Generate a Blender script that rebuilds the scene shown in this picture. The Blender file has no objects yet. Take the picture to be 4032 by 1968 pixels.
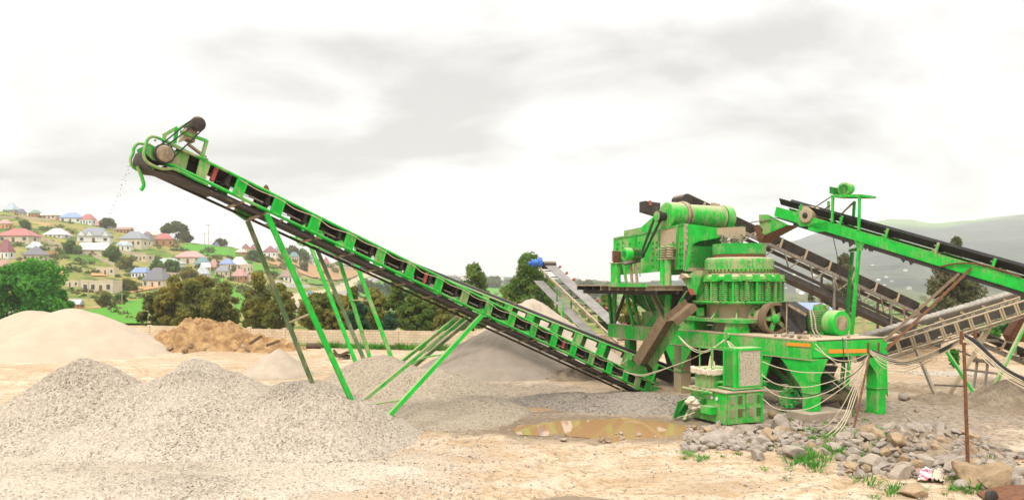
SKYLOC = (3.1, 1.7, 0); ZENITH = 3.4; SKYB = 1.0; EXPOSURE = 0.60; HAZE = 0.00028
import bpy, math, random
import numpy as np
from mathutils import Vector as V, Matrix, noise
random.seed(7); rng = np.random.default_rng(7)
scene = bpy.context.scene
COL = scene.collection
PI = math.pi
# ------------------------------------------------------------------ picture geometry
F, CX, HY, E = 3000.0, 2016.0, 1120.0, 4.5      # focal length and principal point in photo pixels, eye height in metres
def W(x, y, Y): return V(((x-CX)/F*Y, Y, E-(y-HY)/F*Y))
def G(x, y, z=0.0): return W(x, y, (E-z)*F/(y-HY))
def ray(x, y): return V(((x-CX)/F, 1, -(y-HY)/F))
EYE = V((0, 0, E))
def hit(x, y, p, n):
    r = ray(x, y); return EYE + r*((p-EYE).dot(n)/r.dot(n))
# ------------------------------------------------------------------ mesh builder
class MB:
    def __init__(s): s.v = []; s.f = []; s.sm = []
    def add(s, vs, fs, smooth=False):
        o = len(s.v); s.v += [tuple(p) for p in vs]
        s.f += [tuple(i+o for i in f) for f in fs]; s.sm += [smooth]*len(fs); return s
    def box8(s, c):
        return s.add(c, [(0,3,2,1),(4,5,6,7),(0,1,5,4),(1,2,6,5),(2,3,7,6),(3,0,4,7)])
    def box(s, c, x, y, z):      # centre and three half-axis vectors
        c = V(c); x = V(x); y = V(y); z = V(z)
        return s.box8([c-x-y-z, c+x-y-z, c+x+y-z, c-x+y-z, c-x-y+z, c+x-y+z, c+x+y+z, c-x+y+z])
    def bar(s, p, q, w, h=None, up=(0,0,1)):
        p = V(p); q = V(q); d = (q-p); L = d.length; d.normalize(); up = V(up); h = w if h is None else h
        x = d.cross(up)
        if x.length < 1e-4: x = d.cross(V((1,0,0)))
        x.normalize(); u = x.cross(d).normalized()
        return s.box((p+q)/2, d*(L/2), x*(w/2), u*(h/2))
    def angle(s, p, q, w, t=.012, up=(0,0,1)):   # L section
        p = V(p); q = V(q); d = (q-p).normalized(); x = d.cross(V(up))
        if x.length < 1e-4: x = d.cross(V((1,0,0)))
        x.normalize(); u = x.cross(d).normalized()
        s.bar(p+x*w/2, q+x*w/2, t, w, u); s.bar(p+u*(w/2-t/2)-x*.0, q+u*(w/2-t/2), w-.004, t-.003, u); return s
    def ring(s, c, d, r, n, ref=None):
        d = V(d).normalized(); a = d.orthogonal().normalized() if ref is None else (V(ref)-d*V(ref).dot(d)).normalized()
        b = d.cross(a); return [V(c)+a*(r*math.cos(2*PI*i/n))+b*(r*math.sin(2*PI*i/n)) for i in range(n)]
    def tube(s, p, q, r, n=10, r2=None, caps=True):
        p = V(p); q = V(q); d = q-p; r2 = r if r2 is None else r2
        vs = s.ring(p, d, r, n)+s.ring(q, d, r2, n)
        s.add(vs, [(i,(i+1)%n,n+(i+1)%n,n+i) for i in range(n)], True)
        if caps: s.add(vs, [tuple(range(n))[::-1], tuple(range(n,2*n))])
        return s
    def path(s, pts, r, n=6, closed=False):
        pts = [V(p) for p in pts]; m = len(pts); vs = []; ref = None
        for i, p in enumerate(pts):
            d = (pts[min(i+1,m-1)]-pts[max(i-1,0)]).normalized()
            if ref is None: ref = d.orthogonal().normalized()
            ref = (ref-d*ref.dot(d)).normalized(); b = d.cross(ref)
            vs += [p+ref*(r*math.cos(2*PI*k/n))+b*(r*math.sin(2*PI*k/n)) for k in range(n)]
        fs = [(i*n+k, i*n+(k+1)%n, (i+1)*n+(k+1)%n, (i+1)*n+k) for i in range(m-1) for k in range(n)]
        s.add(vs, fs, True); s.add(vs[:n], [tuple(range(n))[::-1]]); s.add(vs[-n:], [tuple(range(n))]); return s
    def lathe(s, c, axis, prof, n=32, smooth=False):   # prof: (radius, height along axis)
        c = V(c); axis = V(axis).normalized(); vs = []; m = len(prof)
        ref = axis.orthogonal()
        for r, h in prof: vs += s.ring(c+axis*h, axis, max(r,1e-4), n, ref)
        for j in range(m-1):
            o = j*n
            s.add(vs[o:o+2*n], [(i,(i+1)%n,n+(i+1)%n,n+i) for i in range(n)], True)
        s.add(vs[:n], [tuple(range(n))[::-1]]); s.add(vs[-n:], [tuple(range(n))]); return s
    def plate(s, pts, t):        # polygon extruded by vector t
        pts = [V(p) for p in pts]; t = V(t); n = len(pts)
        return s.add(pts+[p+t for p in pts], [tuple(range(n))[::-1], tuple(range(n,2*n))]+[(i,(i+1)%n,n+(i+1)%n,n+i) for i in range(n)])
    def quad(s, a, b, c, d): return s.add([a,b,c,d], [(0,1,2,3)])
    def mesh(s, name, mat, off=V((0,0,0))):
        me = bpy.data.meshes.new(name); me.from_pydata([(x-off[0],y-off[1],z-off[2]) for x,y,z in s.v], [], s.f)
        me.polygons.foreach_set('use_smooth', s.sm)
        for m in (mat if isinstance(mat, (list,tuple)) else [mat]): me.materials.append(m)
        me.update(); return me
    def build(s, name, mat, parent=None):
        off = V(parent['_o']) if parent is not None else V((0,0,0))
        if parent is None and s.v:
            a = np.array(s.v); off = V((float(a[:,0].mean()), float(a[:,1].mean()), float(a[:,2].min())))
        o = bpy.data.objects.new(name, s.mesh(name, mat, off)); COL.objects.link(o); o['_o'] = tuple(off)
        if parent is not None: o.parent = parent
        else: o.location = off
        return o
def build_each(m, name, mat, parent):     # one object per separate piece
    par = list(range(len(m.v)))
    def find(a):
        while par[a] != a: par[a] = par[par[a]]; a = par[a]
        return a
    for f in m.f:
        for q in f[1:]: par[find(q)] = find(f[0])
    seen = {}
    for f, s in zip(m.f, m.sm): seen.setdefault(find(f[0]), []).append((f, s))
    # pieces whose points coincide belong together (caps of tubes)
    byp = {}; grp = {}
    for r in seen:
        key = None
        for f, _ in seen[r]:
            for i in f:
                c = tuple(round(x, 5) for x in m.v[i])
                if c in byp: key = byp[c]; break
            if key is not None: break
        key = r if key is None else key
        for f, _ in seen[r]:
            for i in f: byp.setdefault(tuple(round(x, 5) for x in m.v[i]), key)
        grp.setdefault(key, []).extend(seen[r])
    for fs in grp.values():
        k = MB(); idx = {}
        for f, s in fs:
            for i in f:
                if i not in idx: idx[i] = len(k.v); k.v.append(m.v[i])
            k.f.append(tuple(idx[i] for i in f)); k.sm.append(s)
        k.build(name, mat, parent)
def tag(o, label=None, cat=None, group=None, kind=None):
    if label: o['label'] = label
    if cat: o['category'] = cat
    if group: o['group'] = group
    if kind: o['kind'] = kind
    return o
def thing(name, label, cat, loc, group=None):
    o = bpy.data.objects.new(name, None); COL.objects.link(o); o.location = V(loc); o['_o'] = tuple(V(loc)); o.empty_display_size = .2
    return tag(o, label, cat, group)
def meshobj(name, verts, faces, mat, smooth=True, parent=None, off=(0,0,0)):
    me = bpy.data.meshes.new(name)
    verts = np.asarray(verts, dtype=np.float32)-np.asarray(off, dtype=np.float32); faces = np.asarray(faces, dtype=np.int32); k = faces.shape[1]
    me.vertices.add(len(verts)); me.vertices.foreach_set('co', verts.ravel())
    me.loops.add(faces.size); me.loops.foreach_set('vertex_index', faces.ravel())
    me.polygons.add(len(faces)); me.polygons.foreach_set('loop_start', np.arange(0, faces.size, k, dtype=np.int32))
    me.polygons.foreach_set('loop_total', np.full(len(faces), k, dtype=np.int32))
    me.polygons.foreach_set('use_smooth', np.full(len(faces), smooth))
    me.update(calc_edges=True); me.materials.append(mat)
    o = bpy.data.objects.new(name, me); COL.objects.link(o); o['_o'] = tuple(float(a) for a in off)
    if parent is not None: o.parent = parent
    else: o.location = V(off)
    return o
def smoothpts(pts, k=8):         # Catmull-Rom
    P = [V(p) for p in pts]; P = [P[0]*2-P[1]]+P+[P[-1]*2-P[-2]]; out = []
    for i in range(1, len(P)-2):
        for j in range(k):
            t = j/k; a,b,c,d = P[i-1:i+3]
            out.append(.5*((2*b)+(c-a)*t+(2*a-5*b+4*c-d)*t*t+(3*b-a-3*c+d)*t**3))
    out.append(P[-2]); return out
# ------------------------------------------------------------------ materials
class NT:
    def __init__(s, name):
        s.m = bpy.data.materials.new(name); s.m.use_nodes = True; s.t = s.m.node_tree; s.t.nodes.clear()
        s.out = s.n('ShaderNodeOutputMaterial'); s.b = s.n('ShaderNodeBsdfPrincipled'); s.l(s.b.outputs[0], s.out.inputs[0])
    def n(s, typ, **kw):
        n = s.t.nodes.new(typ)
        for k, v in kw.items(): setattr(n, k, v)
        return n
    def l(s, a, b): s.t.links.new(a, b)
    def val(s, sock, v):
        if hasattr(v, 'is_output'): s.l(v, sock)
        elif isinstance(v, (tuple,list)): sock.default_value = tuple(v)+((1,) if len(v)==3 and sock.type=='RGBA' else ())
        else: sock.default_value = v
    def coord(s, scale=(1,1,1), kind='Object'):
        tc = s.n('ShaderNodeTexCoord'); mp = s.n('ShaderNodeMapping'); s.l(tc.outputs[kind], mp.inputs[0]); mp.inputs['Scale'].default_value = scale; return mp.outputs[0]
    def world(s, scale=(1,1,1)):
        g = s.n('ShaderNodeNewGeometry'); mp = s.n('ShaderNodeMapping'); s.l(g.outputs['Position'], mp.inputs[0]); mp.inputs['Scale'].default_value = scale; return mp.outputs[0]
    def noise(s, vec, scale, detail=4, rough=.55, dist=0):
        n = s.n('ShaderNodeTexNoise'); s.l(vec, n.inputs['Vector']); n.inputs['Scale'].default_value = scale; n.inputs['Detail'].default_value = detail; n.inputs['Roughness'].default_value = rough; n.inputs['Distortion'].default_value = dist; return n.outputs[0]
    def ramp(s, f, stops):
        r = s.n('ShaderNodeValToRGB'); s.l(f, r.inputs[0]); e = r.color_ramp.elements
        while len(e) < len(stops): e.new(.5)
        for i, (p, c) in enumerate(stops): e[i].position = p; e[i].color = (c,c,c,1) if isinstance(c,(int,float)) else tuple(c)+(1,)
        return r.outputs[0]
    def mix(s, f, a, b, blend='MIX'):
        m = s.n('ShaderNodeMix', data_type='RGBA', blend_type=blend); s.val(m.inputs[0], f); s.val(m.inputs[6], a); s.val(m.inputs[7], b); return m.outputs[2]
    def math(s, op, a, b=0.0, clamp=False):
        m = s.n('ShaderNodeMath', operation=op, use_clamp=clamp); s.val(m.inputs[0], a); s.val(m.inputs[1], b); return m.outputs[0]
    def bump(s, h, strength=.5, dist=.02):
        b = s.n('ShaderNodeBump'); s.l(h, b.inputs['Height']); b.inputs['Strength'].default_value = strength; b.inputs['Distance'].default_value = dist; s.l(b.outputs[0], s.b.inputs['Normal'])
    def set(s, color=None, rough=.8, spec=None, metal=None):
        if color is not None: s.val(s.b.inputs['Base Color'], color)
        s.val(s.b.inputs['Roughness'], rough)
        if spec is not None: s.val(s.b.inputs['Specular IOR Level'], spec)
        if metal is not None: s.val(s.b.inputs['Metallic'], metal)
        return s.m
DUST = (.40,.31,.19); RUST = (.13,.055,.025)
def paint(name, col, dust=.35, rust=.06, top=.8, seed=0., rough=.55, col2=None):
    t = NT(name); p = t.world((1,1,1)); mp = t.n('ShaderNodeMapping'); t.l(p, mp.inputs[0]); mp.inputs['Location'].default_value = (seed*7.3, seed*3.1, seed*1.7); p = mp.outputs[0]
    big = t.noise(p, 1.3, 5, .62, .4); fine = t.noise(p, 14, 4, .7)
    c = t.mix(t.ramp(t.noise(p, 3.1, 3), [(.35,0),(.7,1)]), col, col2 or tuple(x*.78 for x in col))
    streak = t.noise(t.world((5,5,.55)), 2.2, 4, .6)
    m = t.math('ADD', t.math('MULTIPLY', big, .62), t.math('MULTIPLY', streak, .38))
    m = t.math('ADD', m, t.math('MULTIPLY', t.math('SUBTRACT', fine, .5), .22))
    lo = .72-.42*dust
    dm = t.ramp(m, [(lo-.05,0),(lo+.09,1)])
    c = t.mix(t.math('MULTIPLY', dm, min(1,.35+dust)), c, DUST)
    g = t.n('ShaderNodeNewGeometry'); sx = t.n('ShaderNodeSeparateXYZ'); t.l(g.outputs['True Normal'], sx.inputs[0])
    up = t.ramp(sx.outputs[2], [(.35,0),(.85,1)])
    c = t.mix(t.math('MULTIPLY', t.math('MULTIPLY', up, top), t.ramp(fine, [(.25,.55),(.6,1)])), c, (.46,.37,.25))
    rm = t.ramp(t.noise(p, 5.2, 6, .7), [(.64-.2*rust-.02,0),(.70-.1*rust,1)])
    c = t.mix(t.math('MULTIPLY', rm, min(1,rust*4)), c, RUST)
    t.bump(fine, .25, .01)
    return t.set(c, t.ramp(fine, [(.3,rough),(.7,min(1,rough+.3))]), .3)
def plain(name, col, col2=None, scale=4., rough=.8, spec=.3, bump=.2, metal=0, lo=.35, hi=.68, det=5):
    t = NT(name); p = t.world(); f = t.noise(p, scale, det, .65)
    c = t.mix(t.ramp(f, [(lo,0),(hi,1)]), col, col2 or tuple(x*.7 for x in col))
    if bump: t.bump(t.noise(p, scale*4, 4, .7), bump, .012)
    return t.set(c, rough, spec, metal)
GRN = (.012,.46,.035); GRN2 = (.008,.36,.03)
M = {}
M['green'] = paint('green_paint', GRN, .47, .12, .9, 0, col2=GRN2)
M['green_clean'] = paint('clean_green_paint', (.012,.50,.04), .34, .09, .75, 1, col2=GRN2)
M['green_dusty'] = paint('dusty_green_paint', (.02,.40,.045), .52, .06, .9, 2)
M['green_worn'] = paint('worn_green_paint', (.02,.36,.045), .44, .09, .85, 3)
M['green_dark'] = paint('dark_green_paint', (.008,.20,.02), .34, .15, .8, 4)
M['green_caked'] = paint('mud_caked_green_paint', (.02,.38,.045), .82, .05, .9, 11)
M['leg_dull'] = paint('dull_green_paint', (.10,.17,.07), .4, .1, .4, 5)
M['dusty'] = paint('dusty_steel', (.22,.17,.11), .6, .12, .8, 6)
M['beige'] = paint('beige_dusty_steel', (.42,.33,.23), .6, .10, .7, 7)
M['dark'] = paint('grimy_dark_steel', (.045,.036,.03), .18, .2, .55, 8)
M['grey'] = paint('dusty_grey_steel', (.20,.17,.14), .4, .1, .6, 9)
M['rust'] = plain('rusty_steel', (.20,.085,.035), (.09,.042,.026), 9, .85)
M['rubber'] = plain('black_rubber_belt', (.014,.013,.013), (.035,.031,.028), 5, .7, .3, .1)
M['belt_grey'] = plain('dusty_belt', (.42,.38,.33), (.30,.27,.24), 2.5, .85, .2, .15)
M['belt_dark'] = plain('worn_dark_belt', (.045,.04,.036), (.09,.078,.066), 2.2, .8, .25, .15)
M['red'] = plain('faded_red_roller', (.42,.07,.055), (.30,.09,.07), 10, .7)
M['blue'] = plain('blue_paint', (.03,.13,.50), (.05,.15,.42), 6, .5)
M['orange'] = plain('orange_reflector', (.85,.30,.01), (.75,.24,.01), 12, .4, .5, 0)
M['cable'] = plain('pale_cable_sheath', (.62,.52,.36), (.50,.42,.29), 14, .7, .3, 0)
M['cable_black'] = plain('black_cable_sheath', (.02,.02,.021), (.04,.036,.034), 14, .5, .4, 0)
M['cloth'] = plain('dusty_white_cloth', (.66,.56,.44), (.5,.4,.3), 8, .95, .1, .4)
M['concrete'] = plain('raw_concrete', (.42,.34,.25), (.30,.24,.18), 3, .95, .2, .5)
M['black'] = plain('black_iron', (.02,.018,.017), (.05,.043,.036), 6, .6)
M['white'] = plain('white_plastic', (.7,.68,.64), (.62,.6,.55), 6, .6)
M['chutebrown'] = plain('worn_brown_steel', (.20,.135,.075), (.13,.085,.05), 4, .7)
# ------------------------------------------------------------------ camera, sky, sun
cam = bpy.data.cameras.new('camera'); co = bpy.data.objects.new('camera', cam); COL.objects.link(co)
co.location = EYE; co.rotation_euler = (PI/2, 0, 0); cam.sensor_width = 36; cam.lens = F/4032*36
cam.shift_y = (HY-984)/4032; cam.clip_start = .1; cam.clip_end = 30000; scene.camera = co
SUN_EL, SUN_AZ = math.radians(52), math.radians(25)      # azimuth from -Y (behind the camera) towards -X
sd = V((-math.sin(SUN_AZ)*math.cos(SUN_EL), -math.cos(SUN_AZ)*math.cos(SUN_EL), math.sin(SUN_EL)))
sun = bpy.data.lights.new('sun', 'SUN'); so = bpy.data.objects.new('sun', sun); COL.objects.link(so)
sun.energy = 1.5; sun.angle = math.radians(14); sun.color = (1, .95, .86); so.rotation_euler = sd.to_track_quat('Z', 'Y').to_euler(); so.location = (0,0,40)
world = bpy.data.worlds.new('World'); scene.world = world; world.use_nodes = True
wt = world.node_tree; wt.nodes.clear()
def wn(t, **k):
    n = wt.nodes.new(t)
    for a, b in k.items(): setattr(n, a, b)
    return n
def wl(a, b): wt.links.new(a, b)
def wm(op, a, b=0., clamp=False):
    n = wn('ShaderNodeMath', operation=op, use_clamp=clamp)
    for i, q in enumerate((a, b)):
        if hasattr(q, 'is_output'): wl(q, n.inputs[i])
        else: n.inputs[i].default_value = q
    return n.outputs[0]
sky = wn('ShaderNodeTexSky', sky_type='NISHITA'); sky.sun_disc = False; sky.sun_elevation = SUN_EL
sky.sun_rotation = math.atan2(sd.x, sd.y); sky.dust_density = 3; sky.air_density = 1.2
tc = wn('ShaderNodeTexCoord'); sp = wn('ShaderNodeSeparateXYZ'); wl(tc.outputs['Generated'], sp.inputs[0])
el = wm('MAXIMUM', sp.outputs[2], 0.0)
den = wm('ADD', el, .34)
cb = wn('ShaderNodeCombineXYZ'); wl(wm('DIVIDE', sp.outputs[0], den), cb.inputs[0]); wl(wm('DIVIDE', sp.outputs[1], den), cb.inputs[1])
mp = wn('ShaderNodeMapping'); wl(cb.outputs[0], mp.inputs[0]); mp.inputs['Rotation'].default_value = (0,0,math.radians(-28)); mp.inputs['Scale'].default_value = (.75, 1.0, 1); mp.inputs['Location'].default_value = SKYLOC
def wnoise(sc, det, ro, di=0.):
    n = wn('ShaderNodeTexNoise'); wl(mp.outputs[0], n.inputs['Vector']); n.inputs['Scale'].default_value = sc; n.inputs['Detail'].default_value = det; n.inputs['Roughness'].default_value = ro; n.inputs['Distortion'].default_value = di
    return n.outputs[0]
cl = wm('ADD', wm('MULTIPLY', wnoise(1.5, 7, .52, .5), .80), wm('MULTIPLY', wnoise(4.2, 6, .55, .4), .20))
# clouds thin out towards the horizon
cl = wm('ADD', cl, wm('MULTIPLY', wm('SUBTRACT', wm('MINIMUM', el, .34), .17), .34))
cl = wm('SUBTRACT', cl, wm('MULTIPLY', wm('SUBTRACT', .16, el, True), .75))
rp = wn('ShaderNodeValToRGB'); wl(cl, rp.inputs[0]); e = rp.color_ramp.elements
e[0].position = .37; e[0].color = (.94,.93,.92,1); e[1].position = .60; e[1].color = (.50,.485,.47,1)
m_ = e.new(.475); m_.color = (.785,.77,.755,1)
# an overcast sky is brighter overhead than at the horizon
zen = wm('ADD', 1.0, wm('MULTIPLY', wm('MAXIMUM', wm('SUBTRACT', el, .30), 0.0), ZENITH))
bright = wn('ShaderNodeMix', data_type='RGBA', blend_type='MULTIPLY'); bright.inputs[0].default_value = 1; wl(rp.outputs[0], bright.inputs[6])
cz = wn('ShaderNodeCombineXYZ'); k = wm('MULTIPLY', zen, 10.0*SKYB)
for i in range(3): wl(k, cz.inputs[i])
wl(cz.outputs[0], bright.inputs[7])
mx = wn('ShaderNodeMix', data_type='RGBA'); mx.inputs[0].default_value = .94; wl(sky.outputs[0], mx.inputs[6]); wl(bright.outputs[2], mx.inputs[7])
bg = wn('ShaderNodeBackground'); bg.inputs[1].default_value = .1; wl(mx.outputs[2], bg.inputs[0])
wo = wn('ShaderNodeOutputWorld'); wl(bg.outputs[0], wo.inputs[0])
vs = scene.view_settings; vs.view_transform = 'Standard'; vs.look = 'None'; vs.gamma = 1; vs.exposure = EXPOSURE
scene.render.engine = 'CYCLES'; scene.cycles.max_bounces = 6; scene.cycles.volume_bounces = 2; scene.cycles.diffuse_bounces = 3; scene.cycles.glossy_bounces = 3
# ------------------------------------------------------------------ terrain
def lerp(tab, x): return np.interp(x, [a for a,_ in tab], [b for _,b in tab])
SKY_T = [(-3000,760),(-400,800),(0,835),(60,843),(140,858),(230,868),(330,885),(400,897),(470,908),(540,918),(640,938),(720,952),(800,962),(900,973),(960,985),(1090,992),(1200,1012),(1300,1032),(1400,1047),(1500,1064),(1600,1074),(1700,1080),(1800,1085),(2000,1090),(2300,1104),(2500,1110),(2700,1100),(2900,1040),(3000,1000),(3080,955),(3190,925),(3300,893),(3417,874),(3508,861),(3570,861),(3632,873),(3694,878),(3761,870),(3823,866),(4033,842),(4500,820),(8000,800)]
FAR_T = [(-3000,420),(900,420),(1100,480),(1300,600),(1500,900),(1700,1200),(2500,1200),(2900,2000),(3200,2500),(8000,2500)]
POW_T = [(-3000,2.),(2300,2.),(2900,2.6),(8000,2.6)]
YB, PB0 = 70.0, 1313.0
def terrain(X, Y):
    X = np.asarray(X, float); Y = np.asarray(Y, float); Yc = np.maximum(Y, YB)
    x = CX+F*X/Yc; ys = lerp(SKY_T, x); yf = lerp(FAR_T, x); p = lerp(POW_T, x)
    t = np.clip(np.log(Yc/YB)/np.log(yf/YB), 0, 1); yi = PB0+(ys-PB0)*t**p
    z = E-(yi-HY)*np.minimum(Yc, yf)/F - np.maximum(Yc-yf, 0)*.04
    return np.where(Y < YB, 0.0, z)
def tz(X, Y): return float(terrain(X, Y))
def on_hill(x, y):                         # photo pixel -> point on the hillside
    ys = float(lerp(SKY_T, x)); yf = float(lerp(FAR_T, x)); p = float(lerp(POW_T, x))
    s = min(max((PB0-y)/(PB0-ys), 0), .998); Y = YB*(yf/YB)**(s**(1/p)); X = (x-CX)/F*Y
    return V((X, Y, tz(X, Y)))
# yard ground
PUDS = [G(2385,1685), G(2065,1605)]
RUTS = [((-3,12),(3,21),(9,24),(14.5,30),(17,40)), ((2,11),(8.5,19.5),(14.5,22.5),(19.5,27),(24,38)), ((-16,30),(-8,36),(2,36.5),(12,36),(24,33)), ((-20,40),(-8,44),(6,44),(20,40),(30,36)), ((-30,33),(-18,38),(-6,48),(2,52),(10,54))]
RUTL = []
for r_ in RUTS:
    q_ = smoothpts([V((a,b,0)) for a,b in r_], 7)
    for off in (-.85,.85):
        for a,b in zip(q_[:-1], q_[1:]):
            d_ = (b-a).normalized(); n_ = V((-d_.y,d_.x,0))*off; RUTL.append((a.x+n_.x,a.y+n_.y,b.x+n_.x,b.y+n_.y))
def ruts(X, Y):
    if Y < 11 or Y > 56 or abs(X) > 32: return 0.
    best = 9.
    for x0,y0,x1,y1 in RUTL:
        if min(y0,y1)-1 > Y or max(y0,y1)+1 < Y or min(x0,x1)-1 > X or max(x0,x1)+1 < X: continue
        dx, dy = x1-x0, y1-y0; t_ = max(0,min(1,((X-x0)*dx+(Y-y0)*dy)/(dx*dx+dy*dy+1e-9))); best = min(best, math.hypot(X-x0-dx*t_, Y-y0-dy*t_))
    if best > .7: return 0.
    return (-.08*math.exp(-(best/.17)**2)+.055*math.exp(-((best-.36)/.13)**2))*(.6+.8*abs(noise.noise((X*.5,Y*.5,2))))
def yard_z(X, Y):
    z = ruts(X, Y)+.07*noise.noise((X*.35, Y*.5, 0))+.035*noise.noise((X*1.3, Y*1.8, 3))+.022*noise.noise((X*3, Y*4, 7))+(random.uniform(-.014,.014) if 12 < Y < 32 else 0)
    f = 1.0
    for p, rx, ry in ((PUDS[0], 3.0, 1.55), (PUDS[1], 1.5, .85)):
        d = math.hypot((X-p.x)/rx, (Y-p.y)/ry)+.28*noise.noise((X*.9,Y*1.4,11))+.10*noise.noise((X*2.6,Y*3.6,12)); f = min(f, max(0, (d-.62)/.62))
    f = min(f, max(0, (66-Y)/8)); f = min(f, max(0., (Y+15)/10)) 
    return z*min(f,1) - .075*max(0, 1-f)*(1 if 15 < Y < 40 else 0)
ys_ = np.concatenate([np.linspace(-30, 11.5, 14), np.linspace(12, 34, 200), np.linspace(34.3, YB, 90)])
us_ = np.sign(np.linspace(-1,1,361))*np.abs(np.linspace(-1,1,361))**1.6*1.6
vs_ = []; nu = len(us_)
for y in ys_:
    for u in us_:
        X = u*(max(y,0)+24); vs_.append((X, y, yard_z(X, y)))
fs_ = [(j*nu+i, j*nu+i+1, (j+1)*nu+i+1, (j+1)*nu+i) for j in range(len(ys_)-1) for i in range(nu-1)]
t = NT('yard_earth'); p = t.world()
n1 = t.noise(p, .16, 5, .6, .6); n2 = t.noise(t.world((.55,1.6,1)), 1.0, 6, .68, .5); n3 = t.noise(t.world((.8,1.2,1)), 6, 4, .62); n4 = t.noise(p, 19, 3, .6)
c = t.mix(t.ramp(n1, [(.36,0),(.60,1)]), (.56,.46,.34), (.48,.36,.24))
c = t.mix(t.ramp(n2, [(.45,0),(.63,1)]), c, (.40,.27,.15))
c = t.mix(t.math('MULTIPLY', t.ramp(n3, [(.51,0),(.59,1)]), .6), c, (.22,.15,.085))
c = t.mix(t.math('MULTIPLY', t.ramp(n4, [(.52,0),(.64,1)]), .5), c, (.17,.125,.085))
c = t.mix(t.math('MULTIPLY', t.ramp(t.noise(p, .45, 4, .6), [(.58,0),(.68,1)]), .5), c, (.60,.52,.41))
c = t.mix(t.math('MULTIPLY', t.ramp(t.noise(t.world((.16,.34,1)), 1.0, 5, .6, .8), [(.53,0),(.62,1)]), .55), c, (.33,.25,.165))
# crushed-stone grey trodden in around the machine
def blob(t, cx, cy, rx, ry):
    m = t.n('ShaderNodeMapping'); m.vector_type = 'TEXTURE'; m.inputs['Location'].default_value = (cx,cy,0); m.inputs['Scale'].default_value = (rx,ry,50)
    g = t.n('ShaderNodeNewGeometry'); t.l(g.outputs['Position'], m.inputs[0]); gr = t.n('ShaderNodeTexGradient', gradient_type='SPHERICAL'); t.l(m.outputs[0], gr.inputs[0]); return gr.outputs[1]
wob = t.math('MULTIPLY', t.math('SUBTRACT', t.noise(p, .8, 5, .6), .5), .9)
gm = None
for (cx, cy, rx, ry) in ((1.5,27.5,9,7.5), (11,24,7,5.5), (14,27,8,5), (-2,32,9,5)):
    q = t.ramp(t.math('ADD', blob(t, cx, cy, rx, ry), wob), [(.22,0),(.5,1)]); gm = q if gm is None else t.math('MAXIMUM', gm, q)
gcol = t.mix(t.ramp(n3, [(.4,0),(.62,1)]), (.30,.245,.185), (.15,.115,.085))
c = t.mix(t.math('MULTIPLY', gm, .85), c, gcol)
hb = t.math('ADD', t.math('MULTIPLY', n3, .6), t.math('MULTIPLY', n4, .4)); hb = t.math('ADD', hb, t.math('MULTIPLY', n2, 1.2))
t.bump(hb, .85, .05); wet = None
for p_, rx, ry in ((PUDS[0], 5.2, 3.0), (PUDS[1], 3.0, 2.0)):
    q = t.ramp(t.math('ADD', blob(t, p_.x, p_.y, rx, ry), t.math('MULTIPLY', wob, .5)), [(.12,0),(.34,1)]); wet = q if wet is None else t.math('MAXIMUM', wet, q)
c = t.mix(t.math('MULTIPLY', wet, .75), c, t.mix(n3, (.20,.145,.09), (.14,.10,.065)))
lg = t.ramp(t.math('ADD', blob(t, -6, 18.5, 8, 5), wob), [(.15,0),(.6,1)])
c = t.mix(t.math('MULTIPLY', lg, .8), c, t.mix(t.ramp(n4, [(.42,0),(.6,1)]), (.50,.425,.335), (.27,.22,.17))); M['yard'] = t.set(c, .95, .15)
tag(meshobj('ground', vs_, fs_, M['yard']), kind='structure')
# hills beyond the wall
yy = YB*(5200/YB)**np.linspace(0, 1, 190); uu = np.linspace(-1.5, 1.5, 420)
X = uu[None,:]*yy[:,None]*1.0+0*yy[:,None]; Y = np.repeat(yy[:,None], len(uu), 1)
X[0] = X[0]; Z = terrain(X, Y)
bump_ = np.array([[noise.noise((a*.03, b*.03, 5))*.9+noise.noise((a*.006, b*.006, 9))*2.2 for a, b in zip(r, q)] for r, q in zip(X, Y)])
Z = Z+bump_*np.clip((Y-75)/60, 0, 1)*np.clip(Y/400, .25, 2.0)*np.where(X/Y > .2, 1.5, .45)
vh = np.stack([X, Y, Z], -1).reshape(-1, 3); nu = len(uu)
fh = [(j*nu+i, j*nu+i+1, (j+1)*nu+i+1, (j+1)*nu+i) for j in range(len(yy)-1) for i in range(nu-1)]
t = NT('hill_ground'); p = t.world((1,1,.5))
n1 = t.noise(p, .022, 6, .62, .5); n2 = t.noise(p, .11, 5, .65); n3 = t.noise(p, .6, 4, .7)
c = t.mix(t.ramp(n1, [(.40,0),(.52,1)]), (.09,.175,.02), (.26,.225,.07))
c = t.mix(t.ramp(n2, [(.5,0),(.62,1)]), c, (.05,.105,.016))
c = t.mix(t.ramp(t.noise(p, .05, 5, .6, .8), [(.60,0),(.68,1)]), c, (.38,.25,.12))
c = t.mix(t.math('MULTIPLY', t.ramp(n3, [(.5,0),(.7,1)]), .5), c, (.045,.075,.018))
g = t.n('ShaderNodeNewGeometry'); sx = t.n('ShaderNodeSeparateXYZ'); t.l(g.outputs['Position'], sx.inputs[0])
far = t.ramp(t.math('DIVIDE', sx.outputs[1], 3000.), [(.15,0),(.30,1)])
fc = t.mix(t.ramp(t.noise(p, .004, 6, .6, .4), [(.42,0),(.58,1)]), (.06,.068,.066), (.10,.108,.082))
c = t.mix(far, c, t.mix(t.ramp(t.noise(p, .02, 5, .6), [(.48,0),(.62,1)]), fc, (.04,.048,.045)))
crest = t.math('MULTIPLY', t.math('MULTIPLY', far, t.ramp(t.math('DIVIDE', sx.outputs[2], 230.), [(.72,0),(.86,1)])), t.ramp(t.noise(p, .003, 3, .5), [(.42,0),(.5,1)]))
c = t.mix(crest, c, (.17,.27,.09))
t.bump(n3, .6, .4); M['hill'] = t.set(c, .95, .1)
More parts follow.
